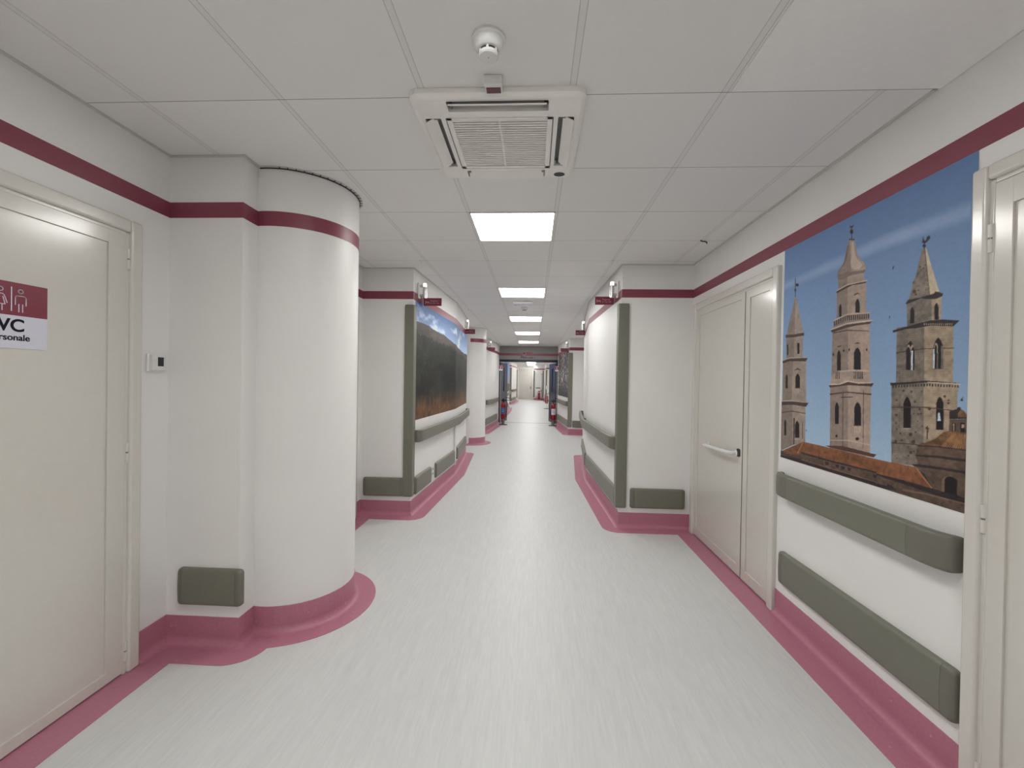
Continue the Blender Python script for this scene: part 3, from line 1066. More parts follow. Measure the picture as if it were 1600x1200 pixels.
for z, lb in ((.325, 'upper small white socket between the bumpers under the landscape mural'), (.265, 'lower small white socket between the bumpers under the landscape mural')):
    p = along(KL[0], KL[1], 5.225, 5.225)[0]
    t = thing('wall_socket', lb, 'socket', (p[0], p[1], z - .02), PI / 2 - math.atan2(KL[1][0] - KL[0][0], KL[1][1] - KL[0][1]))
    obj('cover', MB().rbox(-.035, .035, -.012, -.0005, 0, .042, .004, 2), 'white', t)
    obj('insert', MB().rbox(-.018, .018, -.014, -.011, .01, .032, .002, 1), 'greymetal', t)
t = thing('door_stop', 'small black door stop on the floor beyond the bare white right wall', 'door stop', (1.085, 9.49, 0))
obj('base', MB().lathe([(.03, 0), (.03, .006), (.024, .009)], n=20), 'black', t)
obj('buffer', MB().rbox(-.022, .012, -.015, .015, .008, .055, .006, 2), 'black', t)

# writing above the fire doors
t = thing('direction_sign', 'round burgundy emblem with dark red and black lettering above the fire doors', 'sign', (-.43, 14.35, 2.14))
obj('emblem', MB().lathe([(.058, -.004), (.058, -.0005)], (.10, 0, .175), 28, 'y'), 'sign', t)
ch = MB()
for s in (-1, 1):
    ch.prism([(.10, .115), (.10 + s * .062, .160), (.10 + s * .062, .180), (.10, .137)], -.0055, -.0042)
obj('chevron', ch, 'paperdim', t)
obj('red_panel', MB().rbox(.17, .37, -.004, -.0025, .145, .235, .0005, 1), mat('sign_red', rgb(150, 40, 58), .4), t)
obj('panel_print', bars(.18, .19, (.08, .08), .022, y=-.0045), 'sign', t)
ic = MB().box(0, .02, -.003, -.001, .03, .11).box(.02, .055, -.003, -.001, .075, .085).box(.055, .08, -.003, -.001, .03, .11)
obj('black_symbol', ic, 'ink', t)
obj('black_print', bars(.10, .03, (.12, .16, .03), .05, y=-.002), 'ink', t)

# ---------------------------------------------------------------- fire extinguishers
def extinguisher(loc, label, lab, hz=.20, group=None, hoseside=1, sc=1):
    t = thing('fire_extinguisher', label, 'fire extinguisher', loc)
    r = .078 * sc
    obj('cylinder', MB().lathe([(r * .85, 0), (r, .015), (r, .43), (r * .93, .475), (r * .6, .51), (r * .32, .525), (r * .3, .55)], n=28), 'red', t)
    a = [math.radians(q) for q in range(215, 330, 9)]
    lb = MB()
    n = len(a)
    rr = r + .0012
    lb.add([(rr * math.cos(q), rr * math.sin(q), z) for z in (.17, .36) for q in a] + [((rr - .001) * math.cos(q), (rr - .001) * math.sin(q), z) for z in (.17, .36) for q in a],
           [(i, i + 1, i + 1 + n, i + n) for i in range(n - 1)] + [(2 * n + i, 3 * n + i, 3 * n + i + 1, 2 * n + i + 1) for i in range(n - 1)])
    l = obj('label', lb, lab, t)
    lp = MB()
    for z in (.235, .26, .30):
        for q in (245, 265, 285):
            c, s = math.cos(math.radians(q)), math.sin(math.radians(q))
            lp.rbox(-.008, .008, -.001, .001, 0, .01, .0003, 1, mtx=Matrix.Translation(((rr + .0005) * c, (rr + .0005) * s, z)) @ Matrix.Rotation(math.radians(q + 90), 4, 'Z'))
    obj('label_print', lp, 'paper' if lab == 'bluelabel' else 'ink', l)
    obj('valve', MB().lathe([(.024, .545), (.026, .56), (.03, .60), (.024, .66)], n=16).rbox(-.06, .05, -.02, .02, .575, .63, .006), 'black', t)
    obj('lever', MB().rbox(-.02, .12, -.016, .016, .68, .70, .004, 1, mtx=Matrix.Rotation(.12, 4, 'Y')).rbox(-.02, .12, -.016, .016, .615, .632, .003, 1, mtx=Matrix.Rotation(.12, 4, 'Y')), 'black', t)
    s = hoseside
    obj('hose', MB().tube([(s * -.03, 0, .585), (s * -.09, -.01, .62), (s * -.13, -.02, .52), (s * -.115, -.03, .30), (s * -.10, -.035, .16)], .011, 10, smooth=2).tube([(s * -.10, -.035, .17), (s * -.098, -.035, .05)], .017, 12), 'black', t)
    return t


def stand(x, y, s, label):
    t = thing('extinguisher_stand', label, 'stand', (x, y, 0))
    obj('base', MB().lathe([(.135, 0), (.14, .006), (.135, .014), (.085, .018), (.085, .012)], n=36), 'black', t)
    obj('support', MB().lathe([(.05, .012), (.05, .17), (.075, .176), (.075, .184)], n=20), 'greymetal', t)
    obj('pole', MB().tube([(s * .105, .03, .012), (s * .105, .03, 1.76)], .011, 12), 'metal', t)
    p = obj('sign_plate', MB().rbox(s * .105 - .058, s * .105 + .058, .012, .02, 1.74, 1.90, .002, 1), 'paper', t)
    obj('red_field', MB().box(s * .105 - .05, s * .105 + .05, .0105, .0115, 1.79, 1.892), 'red', p)
    obj('symbol', MB().box(s * .105 - .012, s * .105 + .010, .0092, .0102, 1.80, 1.86).box(s * .105 - .004, s * .105 + .022, .0092, .0102, 1.865, 1.875), 'paper', p)
    return t


stand(-.955, 13.8, -1, 'black-based pole stand with small sign left of the fire door opening')
stand(.635, 13.8, 1, 'black-based pole stand with small sign right of the fire door opening')
extinguisher((-.955, 13.8, .184), 'red fire extinguisher with a blue label left of the fire door opening', 'bluelabel', hoseside=-1)
extinguisher((.650, 13.8, .184), 'red fire extinguisher with a white label right of the fire door opening', 'paper', hoseside=1)
extinguisher((.86, 27.3, .0), 'red fire extinguisher on the floor by the right wall beyond the fire doors', 'red')
extinguisher((.42, 31.58, .05), 'farthest red fire extinguisher, in the recess beside the cream end door', 'red')
t = thing('storage_box', 'pale grey box with a dark lid in the recess beside the end door', 'box', (.35, 31.8, 0))
obj('tray', MB().rbox(-.17, .17, -.35, .12, 0, .05, .01), 'pink', t)
obj('body', MB().rbox(-.155, .155, -.08, .1, .32, .86, .01), 'offwhite', t)
obj('lid', MB().rbox(-.165, .165, -.1, .12, .86, .94, .01), 'guardcap', t)
for sx in (-.13, .13):
    obj('leg', MB().box(sx - .015, sx + .015, -.05, -.02, .05, .33), 'greymetal', t)
t = thing('drip_stand', 'slim grey pole standing in the recess beside the end door', 'stand', (.615, 31.75, 0))
obj('pole', MB().tube([(0, 0, .02), (0, 0, 1.95)], .012, 8), 'greymetal', t)
obj('hook', MB().tube([(-.06, 0, 1.9), (-.04, 0, 1.95), (.04, 0, 1.95), (.06, 0, 1.9)], .012, 8), 'greymetal', t)
obj('base', MB().lathe([(.08, 0), (.08, .02), (.03, .04)], n=20), 'black', t)
t = thing('gel_dispenser', 'white hand gel dispenser on a floor stand beside the far extinguisher', 'dispenser', (.70, 22.2, 0))
obj('base', MB().lathe([(.15, 0), (.15, .015), (.03, .03)], n=24), 'black', t)
obj('pole', MB().tube([(0, 0, .02), (0, 0, 1.0)], .012, 10), 'white', t)
obj('bottle', MB().lathe([(.05, 1.0), (.055, 1.01), (.055, 1.15), (.02, 1.19), (.015, 1.22)], n=20), 'white', t)

# ---------------------------------------------------------------- murals: printed pictures as coloured fine grids
def s2l(a):
    a = np.asarray(a, float)
    return np.where(a <= .04045, a / 12.92, ((a + .055) / 1.055) ** 2.4)


def vnoise(h, w, fy, fx, seed, oct=4):
    rng = np.random.RandomState(seed)
    out = np.zeros((h, w))
    amp = 1.
    tot = 0
    for o in range(oct):
        gy, gx = max(2, int(fy * 2 ** o)) + 2, max(2, int(fx * 2 ** o)) + 2
        g = rng.rand(gy, gx)
        yy = np.linspace(0, gy - 1.001, h)
        xx = np.linspace(0, gx - 1.001, w)
        y0 = yy.astype(int)
        x0 = xx.astype(int)
        ty = (yy - y0)[:, None]
        tx = (xx - x0)[None]
        ty = ty * ty * (3 - 2 * ty)
        tx = tx * tx * (3 - 2 * tx)
        a = g[y0][:, x0] * (1 - tx) + g[y0][:, x0 + 1] * tx
        b = g[y0 + 1][:, x0] * (1 - tx) + g[y0 + 1][:, x0 + 1] * tx
        out += amp * (a * (1 - ty) + b * ty)
        tot += amp
        amp *= .55
    return out / tot


def picture(name, mt, img, path, z0, z1, side, label, off=.0022, gain=1.):
    """img rows from the bottom up, columns along the plan path as seen from the corridor"""
    h, w = img.shape[:2]
    at, L, kinks = plan_sections(path, side)
    q = np.linspace(0, L, w)
    pts = []
    for a in q:
        p, n = at(min(a, L - 1e-6))
        pts.append((p.x + n.x * off, p.y + n.y * off))
    ox, oy = pts[0]
    X = np.array(pts) - (ox, oy)
    Z = np.linspace(0, z1 - z0, h)
    co = np.zeros((h, w, 3), np.float32)
    co[:, :, 0] = X[None, :, 0]
    co[:, :, 1] = X[None, :, 1]
    co[:, :, 2] = Z[:, None]
    idx = np.arange(h * w).reshape(h, w)
    f = np.stack([idx[:-1, :-1], idx[:-1, 1:], idx[1:, 1:], idx[1:, :-1]], -1).reshape(-1, 4)
    me = bpy.data.meshes.new(name)
    me.vertices.add(h * w)
    me.vertices.foreach_set('co', co.ravel())
    me.loops.add(f.size)
    me.loops.foreach_set('vertex_index', f.astype(np.int32).ravel())
    me.polygons.add(len(f))
    me.polygons.foreach_set('loop_start', np.arange(0, f.size, 4, dtype=np.int32))
    me.update(calc_edges=True)
    ca = me.color_attributes.new('print', 'FLOAT_COLOR', 'POINT')
    rgba = np.ones((h, w, 4), np.float32)
    rgba[:, :, :3] = np.clip(s2l(img) * gain, 0, .9)
    ca.data.foreach_set('color', rgba.ravel())
    me.validate()
    me.materials.append(mt)
    o = bpy.data.objects.new(name, me)
    COL.objects.link(o)
    o.location = (ox, oy, z0)
    tag(o, label, 'mural')
    return o


pm = bpy.data.materials.new('printed_wall_film')
pm.use_nodes = True
nt = pm.node_tree
at_ = nt.nodes.new('ShaderNodeAttribute')
at_.attribute_name = 'print'
b = nt.nodes['Principled BSDF']
nt.links.new(at_.outputs['Color'], b.inputs['Base Color'])
b.inputs['Roughness'].default_value = .5
b.inputs['Specular IOR Level'].default_value = .3

# --- bell tower picture (coordinates in millimetres from the lower left corner of the film)
ART = '''cloud:-27,1040 510,1051 747,1059 968,1057 1156,1050 1155,1106 967,1107 746,1110 509,1099 -28,1068|T1b:116,968 101,920 66,839 41,749 120,743|T1a:116,968 128,966 160,865 200,745 120,743|Vd:111,1078 117,1076 121,965 115,966|Vd:149,1030 146,1026 139,1024 130,1026 122,1031 119,1037 122,1042 129,1043 138,1041 146,1036|Vd:124,1006 123,1000 119,997 114,998 110,1003 108,1009 109,1015 113,1018 118,1017 123,1012|T1b:34,737 116,731 121,600 41,599|T1a:116,731 199,728 201,603 121,600|Td:27,753 120,746 209,747 208,729 120,730 30,734|W:45,692 58,691 60,629 47,629|W:146,693 167,691 170,628 149,629|T1b:8,587 109,588 102,346 8,341|T1a:109,588 230,582 239,352 102,346|Td:-10,598 74,611 251,605 229,582 75,589 4,580|T1h:-8,600 74,612 251,605 247,600 74,606 -4,593|W:40,426 38,495 42,506 48,512 54,506 59,495 62,427|W:138,430 136,492 145,507 156,515 168,507 178,492 180,431|Td:121,532 155,547 194,530 155,538|T1h:141,428 145,428 146,400 142,400|T1h:151,428 156,428 157,400 152,400|T1h:161,428 166,429 167,401 162,401|T1h:171,429 175,429 176,401 172,401|Td:136,432 182,433 182,429 136,428|Td:-13,349 101,354 264,351 238,325 102,330 -2,320|T1h:-13,350 101,357 264,352 262,348 101,350 -10,343|T1b:-2,321 112,331 120,91 4,41|T1a:112,331 235,326 240,128 120,91|W:36,140 33,219 37,231 43,237 49,232 54,221 57,142|W:145,139 142,214 151,231 161,241 173,233 182,218 185,145|Td:126,253 139,254 141,102 128,95|T1h:136,133 190,140 190,134 136,127|Td:208,238 213,239 217,143 211,143|Td:0,278 113,295 113,291 0,273|Td:113,295 236,290 237,286 113,290|T2b:467,928 540,946 545,789 471,790|T2a:540,946 661,935 664,789 545,789|T2b:475,982 539,993 540,940 477,938|T2a:539,993 644,979 648,942 540,940|Td:460,929 540,943 615,939 668,935 657,926 572,935 467,918|T2h:460,932 540,947 615,943 668,938 667,933 615,937 540,941 461,927|T2b:540,1158 533,1137 525,1106 518,1079 509,1058 496,1045 480,1034 470,1020 467,1003 475,982 506,982 545,987 571,990 562,1156|T2a:549,1160 581,1150 588,1124 597,1089 607,1066 618,1049 635,1034 649,1018 656,1000 654,985 644,979 608,981 568,986 556,1064|T2h:563,1148 573,1145 581,1108 590,1073 603,1051 625,1031 634,1013 619,1003 589,1006 567,1019 559,1044 565,1080|T2d:470,1010 498,1008 538,1008 589,999 632,992 654,992 653,983 644,978 608,980 568,985 513,980 476,981|T2d:533,1137 541,1134 536,1089 523,1059 504,1040 481,1027 471,1015 470,1022 480,1034 496,1045 509,1058 518,1079|Td:545,1168 583,1155 583,1149 545,1161|Vd:558,1225 562,1223 564,1157 560,1159|Vd:571,1194 569,1188 564,1186 557,1188 552,1194 549,1202 551,1208 557,1211 563,1208 569,1202|Vd:547,1233 560,1222 573,1231 569,1216 551,1220|W:487,795 485,841 489,853 494,859 499,852 504,838 505,792|W:597,799 596,844 601,857 609,863 617,854 623,840 625,794|Td:587,889 608,892 629,878 608,886 588,882|T2b:447,781 538,799 687,785 685,748 540,747 452,739|W:452,777 458,776 459,752 453,752|W:467,780 474,779 474,755 468,755|W:483,783 489,782 489,758 483,758|W:497,786 504,785 504,761 498,761|W:512,788 518,787 519,763 513,764|W:527,791 533,790 533,766 527,767|W:541,793 547,792 548,768 542,769|W:555,792 561,791 562,767 556,768|W:569,790 575,789 576,766 570,767|W:583,789 589,788 589,765 584,766|W:597,788 602,787 603,764 597,765|W:610,787 616,786 616,763 611,764|W:624,785 629,784 630,762 624,762|W:637,784 642,783 643,761 637,761|W:650,783 655,782 656,760 650,760|W:663,782 668,781 668,759 663,759|W:675,780 680,780 681,758 676,758|T2h:447,784 538,801 687,786 687,782 538,796 447,778|T2b:442,741 550,751 558,494 442,471|T2a:550,751 687,738 694,498 558,494|Td:423,737 540,752 705,745 686,733 609,736 540,733 438,721|T2h:423,740 540,756 609,756 705,749 703,743 540,749 426,733|Td:447,720 543,723 684,702 684,699 543,718 448,715|W:481,525 479,602 484,619 491,628 499,618 505,601 508,524|W:596,525 594,605 603,622 615,631 627,621 637,602 639,524|W:457,607 456,603 454,600 451,600 448,603 447,607 448,612 450,614 453,614 456,611|W:529,621 528,617 526,615 523,615 520,617 519,622 520,626 523,628 526,628 528,625|W:567,623 566,619 564,617 561,617 559,619 558,624 558,628 561,630 564,630 566,627|W:677,615 676,611 674,609 672,609 670,612 669,616 669,619 671,622 674,621 676,619|Td:592,649 614,656 636,646 614,649|Td:480,647 505,649 505,644 480,642|T2a:441,502 509,524 595,522 654,521 695,514 698,461 627,457 559,463 439,453|T2h:504,523 592,526 693,520 693,513 592,519 505,516|W:596,517 600,516 601,480 597,480|W:606,516 611,516 612,480 607,480|W:617,516 621,516 622,480 618,480|W:627,516 631,516 633,480 628,480|W:637,516 642,516 643,480 638,480|W:647,515 652,515 653,480 648,480|W:472,516 476,516 477,480 473,480|W:484,516 488,516 489,480 485,480|W:496,516 500,516 501,480 497,480|Td:419,453 502,457 559,470 627,460 720,463 706,444 657,440 559,448 503,435 435,434|T2h:419,456 502,460 558,474 627,465 720,466 719,461 627,458 559,467 503,452 421,449|T2b:435,438 559,451 569,122 441,116|T2a:559,451 703,447 706,126 569,122|Td:433,406 552,419 706,414 707,407 552,414 433,398|Td:513,392 592,397 592,392 513,387|Td:524,425 528,425 535,140 531,139|Td:657,428 661,428 667,160 664,160|W:475,253 472,338 478,356 485,365 493,357 500,340 502,256|W:607,259 604,343 613,362 624,372 636,363 646,346 649,263|T2h:608,257 613,257 614,225 609,224|T2h:619,258 623,258 624,226 620,226|T2h:629,259 633,260 634,227 630,227|T2h:639,260 644,261 645,229 640,228|Td:602,260 651,265 651,261 602,256|W:496,194 495,190 491,187 486,186 482,188 481,192 482,197 486,200 490,200 494,198|W:640,199 637,195 632,191 624,190 618,192 616,196 618,201 624,204 631,205 637,203|T2h:439,167 567,184 703,182 703,179 568,180 439,163|Rd:407,133 529,149 743,143 728,127 445,127|T3b:835,696 964,699 970,467 838,464|T3a:964,699 1082,683 1086,468 970,468|T3b:881,791 947,798 992,795 995,698 886,697|T3a:992,795 1034,793 1035,700 995,698|T3b:948,997 940,974 921,895 909,874 892,805 947,804 984,801 958,995|T3h:958,995 966,991 985,928 1025,806 984,801|Td:924,832 923,828 919,826 913,827 909,830 907,835 908,840 913,842 918,840 923,837|Td:937,834 937,832 935,831 933,832 931,833 930,835 931,837 933,838 935,837 937,836|Td:943,925 943,923 941,923 938,923 936,925 935,928 936,930 938,931 940,930 943,928|Td:914,871 913,869 911,869 909,869 907,871 907,873 907,874 909,875 911,875 913,873|Td:928,819 927,817 924,816 921,816 918,819 917,822 918,824 921,825 924,825 927,822|Td:964,928 963,926 961,925 959,926 958,928 957,930 957,931 959,932 961,931 963,930|Td:947,915 947,913 945,913 943,913 941,915 940,917 941,918 943,919 945,918 946,917|Td:958,916 958,914 956,913 953,914 951,916 950,918 951,920 953,921 955,920 958,918|Td:932,900 931,898 930,898 928,898 927,899 926,901 927,902 928,903 930,902 931,901|Td:957,992 960,991 986,800 983,801|T3a:960,953 960,953 960,951 960,952|T3a:960,935 964,933 964,932 960,934|T3a:961,917 968,914 968,913 961,915|T3a:961,898 972,895 972,893 961,897|T3a:961,880 976,876 977,874 962,879|T3a:962,862 981,857 981,855 962,860|T3a:962,844 985,838 985,836 963,842|T3a:963,825 989,819 989,818 963,824|Vd:876,792 886,805 947,804 1004,808 1006,815 1022,810 1040,800 1036,791 1013,786 989,789 947,800 881,788|Vd:963,1004 961,1000 958,999 953,1000 949,1004 948,1008 949,1012 953,1013 957,1012 961,1008|Vd:946,1022 949,1046 954,1029 962,1023 966,1037 976,1040 982,1029 974,1022 964,1016 956,1013|Vd:953,1016 957,1015 957,992 954,993|W:900,707 899,758 903,768 908,773 913,766 918,755 919,705|W:1007,707 1005,756 1009,766 1014,771 1018,764 1022,753 1024,705|Vd:815,688 883,695 949,703 991,706 1038,703 1104,690 1083,672 991,686 941,684 879,686 817,678|T3a:962,699 966,698 967,691 962,691|T3a:971,698 975,697 976,690 972,690|T3a:980,696 985,696 985,688 981,689|T3a:989,695 993,695 994,687 990,688|T3a:998,694 1002,694 1003,686 999,687|T3a:1007,693 1011,692 1011,685 1007,686|T3a:1016,692 1020,691 1020,684 1016,684|T3a:1024,691 1028,690 1029,683 1025,683|T3a:1033,690 1037,689 1037,682 1033,682|T3a:1041,688 1045,688 1045,681 1042,681|T3a:1050,687 1054,687 1054,680 1050,680|T3a:1058,686 1062,686 1062,679 1058,679|T3a:1066,685 1070,685 1070,677 1066,678|T3a:1074,684 1078,684 1078,676 1075,677|Sk2:1075,703 1091,726 1094,723 1078,700|Sk2:816,720 820,722 841,699 837,698|Td:835,592 906,598 966,600 1085,593 1085,590 967,597 906,594 835,588|W:886,517 884,599 892,624 903,636 914,622 923,596 925,516|T3h:888,598 888,608 891,617 896,621 900,616 904,606 905,597|T3h:906,597 906,606 908,615 912,620 916,615 920,605 920,596|W:889,517 887,599 890,608 895,613 900,607 904,598 906,517|W:911,517 909,597 912,606 915,611 919,606 922,596 924,517|Sk3:909,594 915,594 917,516 911,516|T3a:904,611 908,611 911,516 907,516|W:1007,518 1005,603 1014,626 1024,637 1035,624 1045,600 1047,517|T3h:1009,594 1009,605 1012,614 1015,618 1020,613 1023,604 1023,593|W:1012,519 1010,598 1012,607 1015,611 1018,606 1021,597 1023,519|W:1026,518 1024,602 1027,610 1030,615 1034,610 1037,601 1039,518|Sk3:1005,594 1010,594 1012,519 1007,519|T3h:1020,607 1023,606 1025,518 1022,519|T3b:1036,605 1045,604 1047,518 1038,518|W:1029,624 1028,620 1025,617 1021,618 1017,621 1016,626 1017,630 1020,633 1024,633 1028,629|T3b:815,459 968,468 974,218 951,132 824,121|T3a:967,468 1105,461 1104,370 1091,287 1023,225 974,218|Vd:808,463 909,467 977,473 1112,464 1110,459 978,466 910,460 812,452|T3h:983,468 1112,463 1112,458 983,464|Vd:821,453 827,453 828,442 821,442|Vd:835,454 842,454 842,443 835,443|Vd:849,454 856,454 856,444 850,443|Vd:863,455 869,455 870,444 863,444|Vd:877,456 883,456 883,445 877,445|Vd:890,456 896,457 897,446 891,446|Vd:904,457 910,457 910,447 904,447|Vd:917,458 923,458 923,447 917,447|Vd:930,459 935,459 936,448 930,448|Vd:942,459 948,459 948,449 943,449|Vd:955,460 960,460 961,450 955,450|Vd:967,460 973,461 973,450 967,450|Vd:979,461 985,461 985,451 980,451|Vd:991,461 997,461 997,451 992,451|Vd:1003,460 1008,460 1009,450 1003,450|Vd:1015,460 1020,460 1020,450 1015,450|Vd:1026,459 1032,459 1032,450 1027,449|Vd:1038,459 1043,459 1043,449 1038,449|Vd:1049,458 1054,458 1054,449 1049,449|Vd:1060,458 1065,458 1065,448 1060,448|Vd:1071,458 1076,458 1076,448 1071,448|Vd:1082,457 1086,457 1087,448 1082,448|Vd:1092,457 1097,457 1097,447 1092,447|Vd:1103,456 1107,456 1108,447 1103,447|W:880,276 877,378 885,398 894,408 904,398 912,380 915,280|W:1025,285 1022,385 1028,403 1036,413 1045,404 1052,387 1054,288|Sk3:1031,352 1037,352 1043,321 1029,320|T3h:879,276 916,280 916,277 879,273|T3h:1025,285 1055,288 1055,286 1025,282|Td:817,361 970,370 1020,369 1102,364 1102,361 1020,365 970,366 817,357|Td:822,209 889,215 948,219 948,215 889,211 822,204|Td:1061,415 1060,411 1057,409 1054,409 1051,411 1050,414 1051,417 1053,419 1057,419 1059,418|Td:936,388 935,385 932,383 929,383 926,385 925,387 926,390 929,392 932,392 935,391|Td:922,255 921,251 916,247 911,247 907,249 905,253 906,258 911,261 916,262 920,260|Td:870,253 869,250 866,248 863,248 861,249 860,252 861,254 863,256 866,257 869,255|Td:937,227 936,221 931,218 925,217 920,219 918,224 920,229 925,233 931,234 935,231|Td:878,225 877,223 874,221 871,220 868,222 867,224 868,227 871,229 874,229 877,228|Td:851,217 849,213 846,210 842,210 838,211 837,215 838,218 841,221 846,222 849,220|Td:952,340 951,338 949,336 946,336 944,337 943,339 944,342 946,343 949,343 951,342|Td:964,342 963,340 961,338 958,338 956,339 955,341 956,344 958,345 961,345 963,344|Td:957,360 957,357 954,355 951,355 948,357 947,359 948,362 951,364 954,364 956,363|Td:970,294 969,292 967,290 965,290 963,291 962,293 963,295 965,296 967,297 969,296|Td:941,267 940,265 938,263 935,263 933,264 932,266 933,268 935,270 938,270 940,269|Td:912,168 911,166 909,164 906,163 904,164 903,166 904,169 906,171 909,171 911,170|Td:883,431 882,428 879,426 875,426 872,427 871,430 872,433 875,435 879,435 881,433|Td:919,429 918,426 915,424 912,424 909,426 908,429 909,432 911,433 915,434 917,432|Td:1075,400 1074,398 1072,397 1070,397 1068,398 1067,400 1068,402 1070,403 1072,404 1074,402|Td:964,430 964,428 962,427 960,427 958,428 957,430 958,432 960,433 962,433 964,432|Td:848,390 847,388 845,387 842,387 840,388 839,390 840,392 842,393 845,393 847,392|Td:850,328 849,325 846,323 842,323 839,325 838,327 839,330 842,332 846,333 849,331|Td:848,293 847,291 845,289 842,289 839,290 839,292 839,295 842,297 845,297 847,296|Td:853,269 852,267 850,265 847,265 844,266 843,268 844,270 846,272 849,272 852,271|Td:925,182 923,178 920,175 915,174 911,176 910,179 911,184 915,187 919,187 923,186|Td:934,188 934,186 932,185 929,184 928,185 927,187 927,189 929,191 932,191 933,190|Td:854,145 853,144 852,142 849,142 848,143 847,144 847,146 849,147 851,148 853,147|Td:909,203 909,201 907,200 905,199 903,200 902,202 902,204 904,206 907,206 909,205|Td:1075,390 1074,387 1072,385 1069,385 1067,387 1066,389 1067,392 1069,393 1072,393 1074,392|Td:1001,363 1000,360 997,358 994,357 991,359 989,362 990,365 993,368 997,368 1000,366|Td:949,310 948,309 947,307 945,307 943,308 943,310 943,311 945,313 947,313 948,312|Td:930,339 929,338 927,336 925,336 924,337 923,339 924,341 925,342 927,342 929,341|Td:985,293 989,298 991,289 997,288 992,282 991,246 985,245 986,282 979,287|Rw:1076,329 1143,337 1143,285 1075,277|Vd:1075,360 1104,370 1110,374 1128,365 1148,343 1141,338 1075,331|Rt:1107,353 1117,371 1134,359 1148,343 1107,340|W:1086,317 1100,318 1100,288 1087,287|T3a:1090,315 1095,316 1096,289 1091,288|W:1117,322 1133,323 1134,288 1118,286|T3a:1121,316 1131,317 1132,304 1121,303|Vd:1117,373 1116,370 1113,368 1108,367 1105,369 1103,372 1105,375 1108,377 1112,377 1116,376|Rt:943,216 989,234 1023,252 1055,281 1073,287 1091,286 1152,290 1154,226 1047,224 948,212|Rl:1091,279 1093,279 1042,217 1038,217|Rl:1095,279 1097,279 1051,218 1047,219|Rl:1099,280 1101,280 1060,220 1056,220|Rl:1103,280 1104,280 1069,221 1066,222|Rl:1107,280 1108,281 1078,223 1075,223|Rl:1111,281 1112,281 1087,224 1084,224|Rl:1114,281 1116,282 1096,226 1092,226|Rl:1118,282 1120,282 1105,227 1101,227|Rl:1122,282 1124,283 1113,228 1110,229|Rl:1126,283 1127,283 1122,230 1118,230|Rl:1130,283 1131,283 1130,231 1127,231|Rl:1133,284 1135,284 1138,232 1135,232|Rl:1137,284 1139,284 1147,233 1143,234|Rl:1141,285 1142,285 1155,235 1151,235|Rl:1144,285 1146,285 1163,236 1160,236|Rl:1148,286 1150,286 1171,237 1168,238|Rw:948,213 1036,224 1151,226 1156,57 1018,57 951,122 922,132 950,142 940,173|Vd:945,216 1036,225 1151,228 1151,225 1036,221 945,211|Vd:940,176 1037,189 1150,194 1149,185 1038,180 940,170|Vd:921,135 981,143 1066,148 1151,152 1150,142 1066,139 981,132 932,130|Vd:948,122 963,114 982,107 994,85 1021,58 1009,59 979,90|Rx:1052,39 1052,99 1060,112 1080,122 1096,121 1110,113 1115,51|W:1064,55 1063,104 1069,114 1082,121 1096,120 1111,113 1112,58|Rw:-20,37 17,43 744,69 1018,59 1156,57 1157,-2 -19,-5|Vd:-20,37 71,43 189,45 97,21 -19,7|Rw:4,37 222,124 455,67 207,41 -19,1|R:17,42 222,127 404,126 742,123 821,123 938,127 951,120 982,83 1018,57 744,59 744,63 455,64 206,65 183,44 65,31|Rl:162,49 216,122 223,123 177,50|Rl:938,127 943,128 1018,59 1012,58 979,85|Vd:206,65 455,64 744,66 744,60 455,54 201,57|Vd:744,59 888,61 1018,59 1156,57 1156,49 1018,47 889,49 744,51|Vd:407,49 436,50 432,33 412,33|Vd:483,50 511,51 507,35 489,35|Vd:524,48 551,50 547,34 529,33|Vd:568,51 593,52 590,36 573,36|Vd:726,51 748,52 745,37 730,37|Vd:-20,13 190,23 456,22 745,17 746,6 457,5 191,3 -19,-2|Rx:208,25 456,23 745,22 745,19 456,18 208,20|Vd:746,15 802,17 809,27 831,24 856,9 746,1|Rx:883,25 984,34 1155,39 1155,36 984,28 883,16|Vd:794,57 888,56 1041,49 1155,47 1155,39 1041,36 889,46 794,48|Vd:807,951 813,964 810,956|Vd:794,755 800,748 796,740|Vd:1114,402 1119,408 1127,417 1122,407 1126,401 1118,399|Vd:805,952 810,966 814,962 809,949|Vd:251,195 250,193 248,192 245,191 243,192 242,194 243,196 245,197 248,198 250,197'''
PALS = {'T1a': (128, 115, 106, .13), 'T1b': (108, 97, 90, .13), 'T1h': (146, 134, 124, .08), 'T2a': (134, 118, 108, .12), 'T2b': (112, 99, 92, .12), 'T2h': (158, 143, 132, .08),
        'T3a': (131, 116, 100, .2), 'T3b': (98, 90, 82, .26), 'T3h': (156, 143, 122, .15), 'Td': (58, 46, 42, .2), 'W': (22, 17, 20, .1), 'Vd': (38, 31, 34, .2),
        'R': (106, 68, 46, .28), 'T2d': (96, 84, 78, .1), 'Rl': (136, 98, 68, .15), 'Rd': (66, 44, 38, .2), 'Rw': (74, 60, 52, .3), 'Rt': (92, 68, 46, .4), 'Rx': (102, 82, 68, .2),
        'Sk2': (104, 122, 140, 0), 'Sk3': (168, 180, 192, 0)}


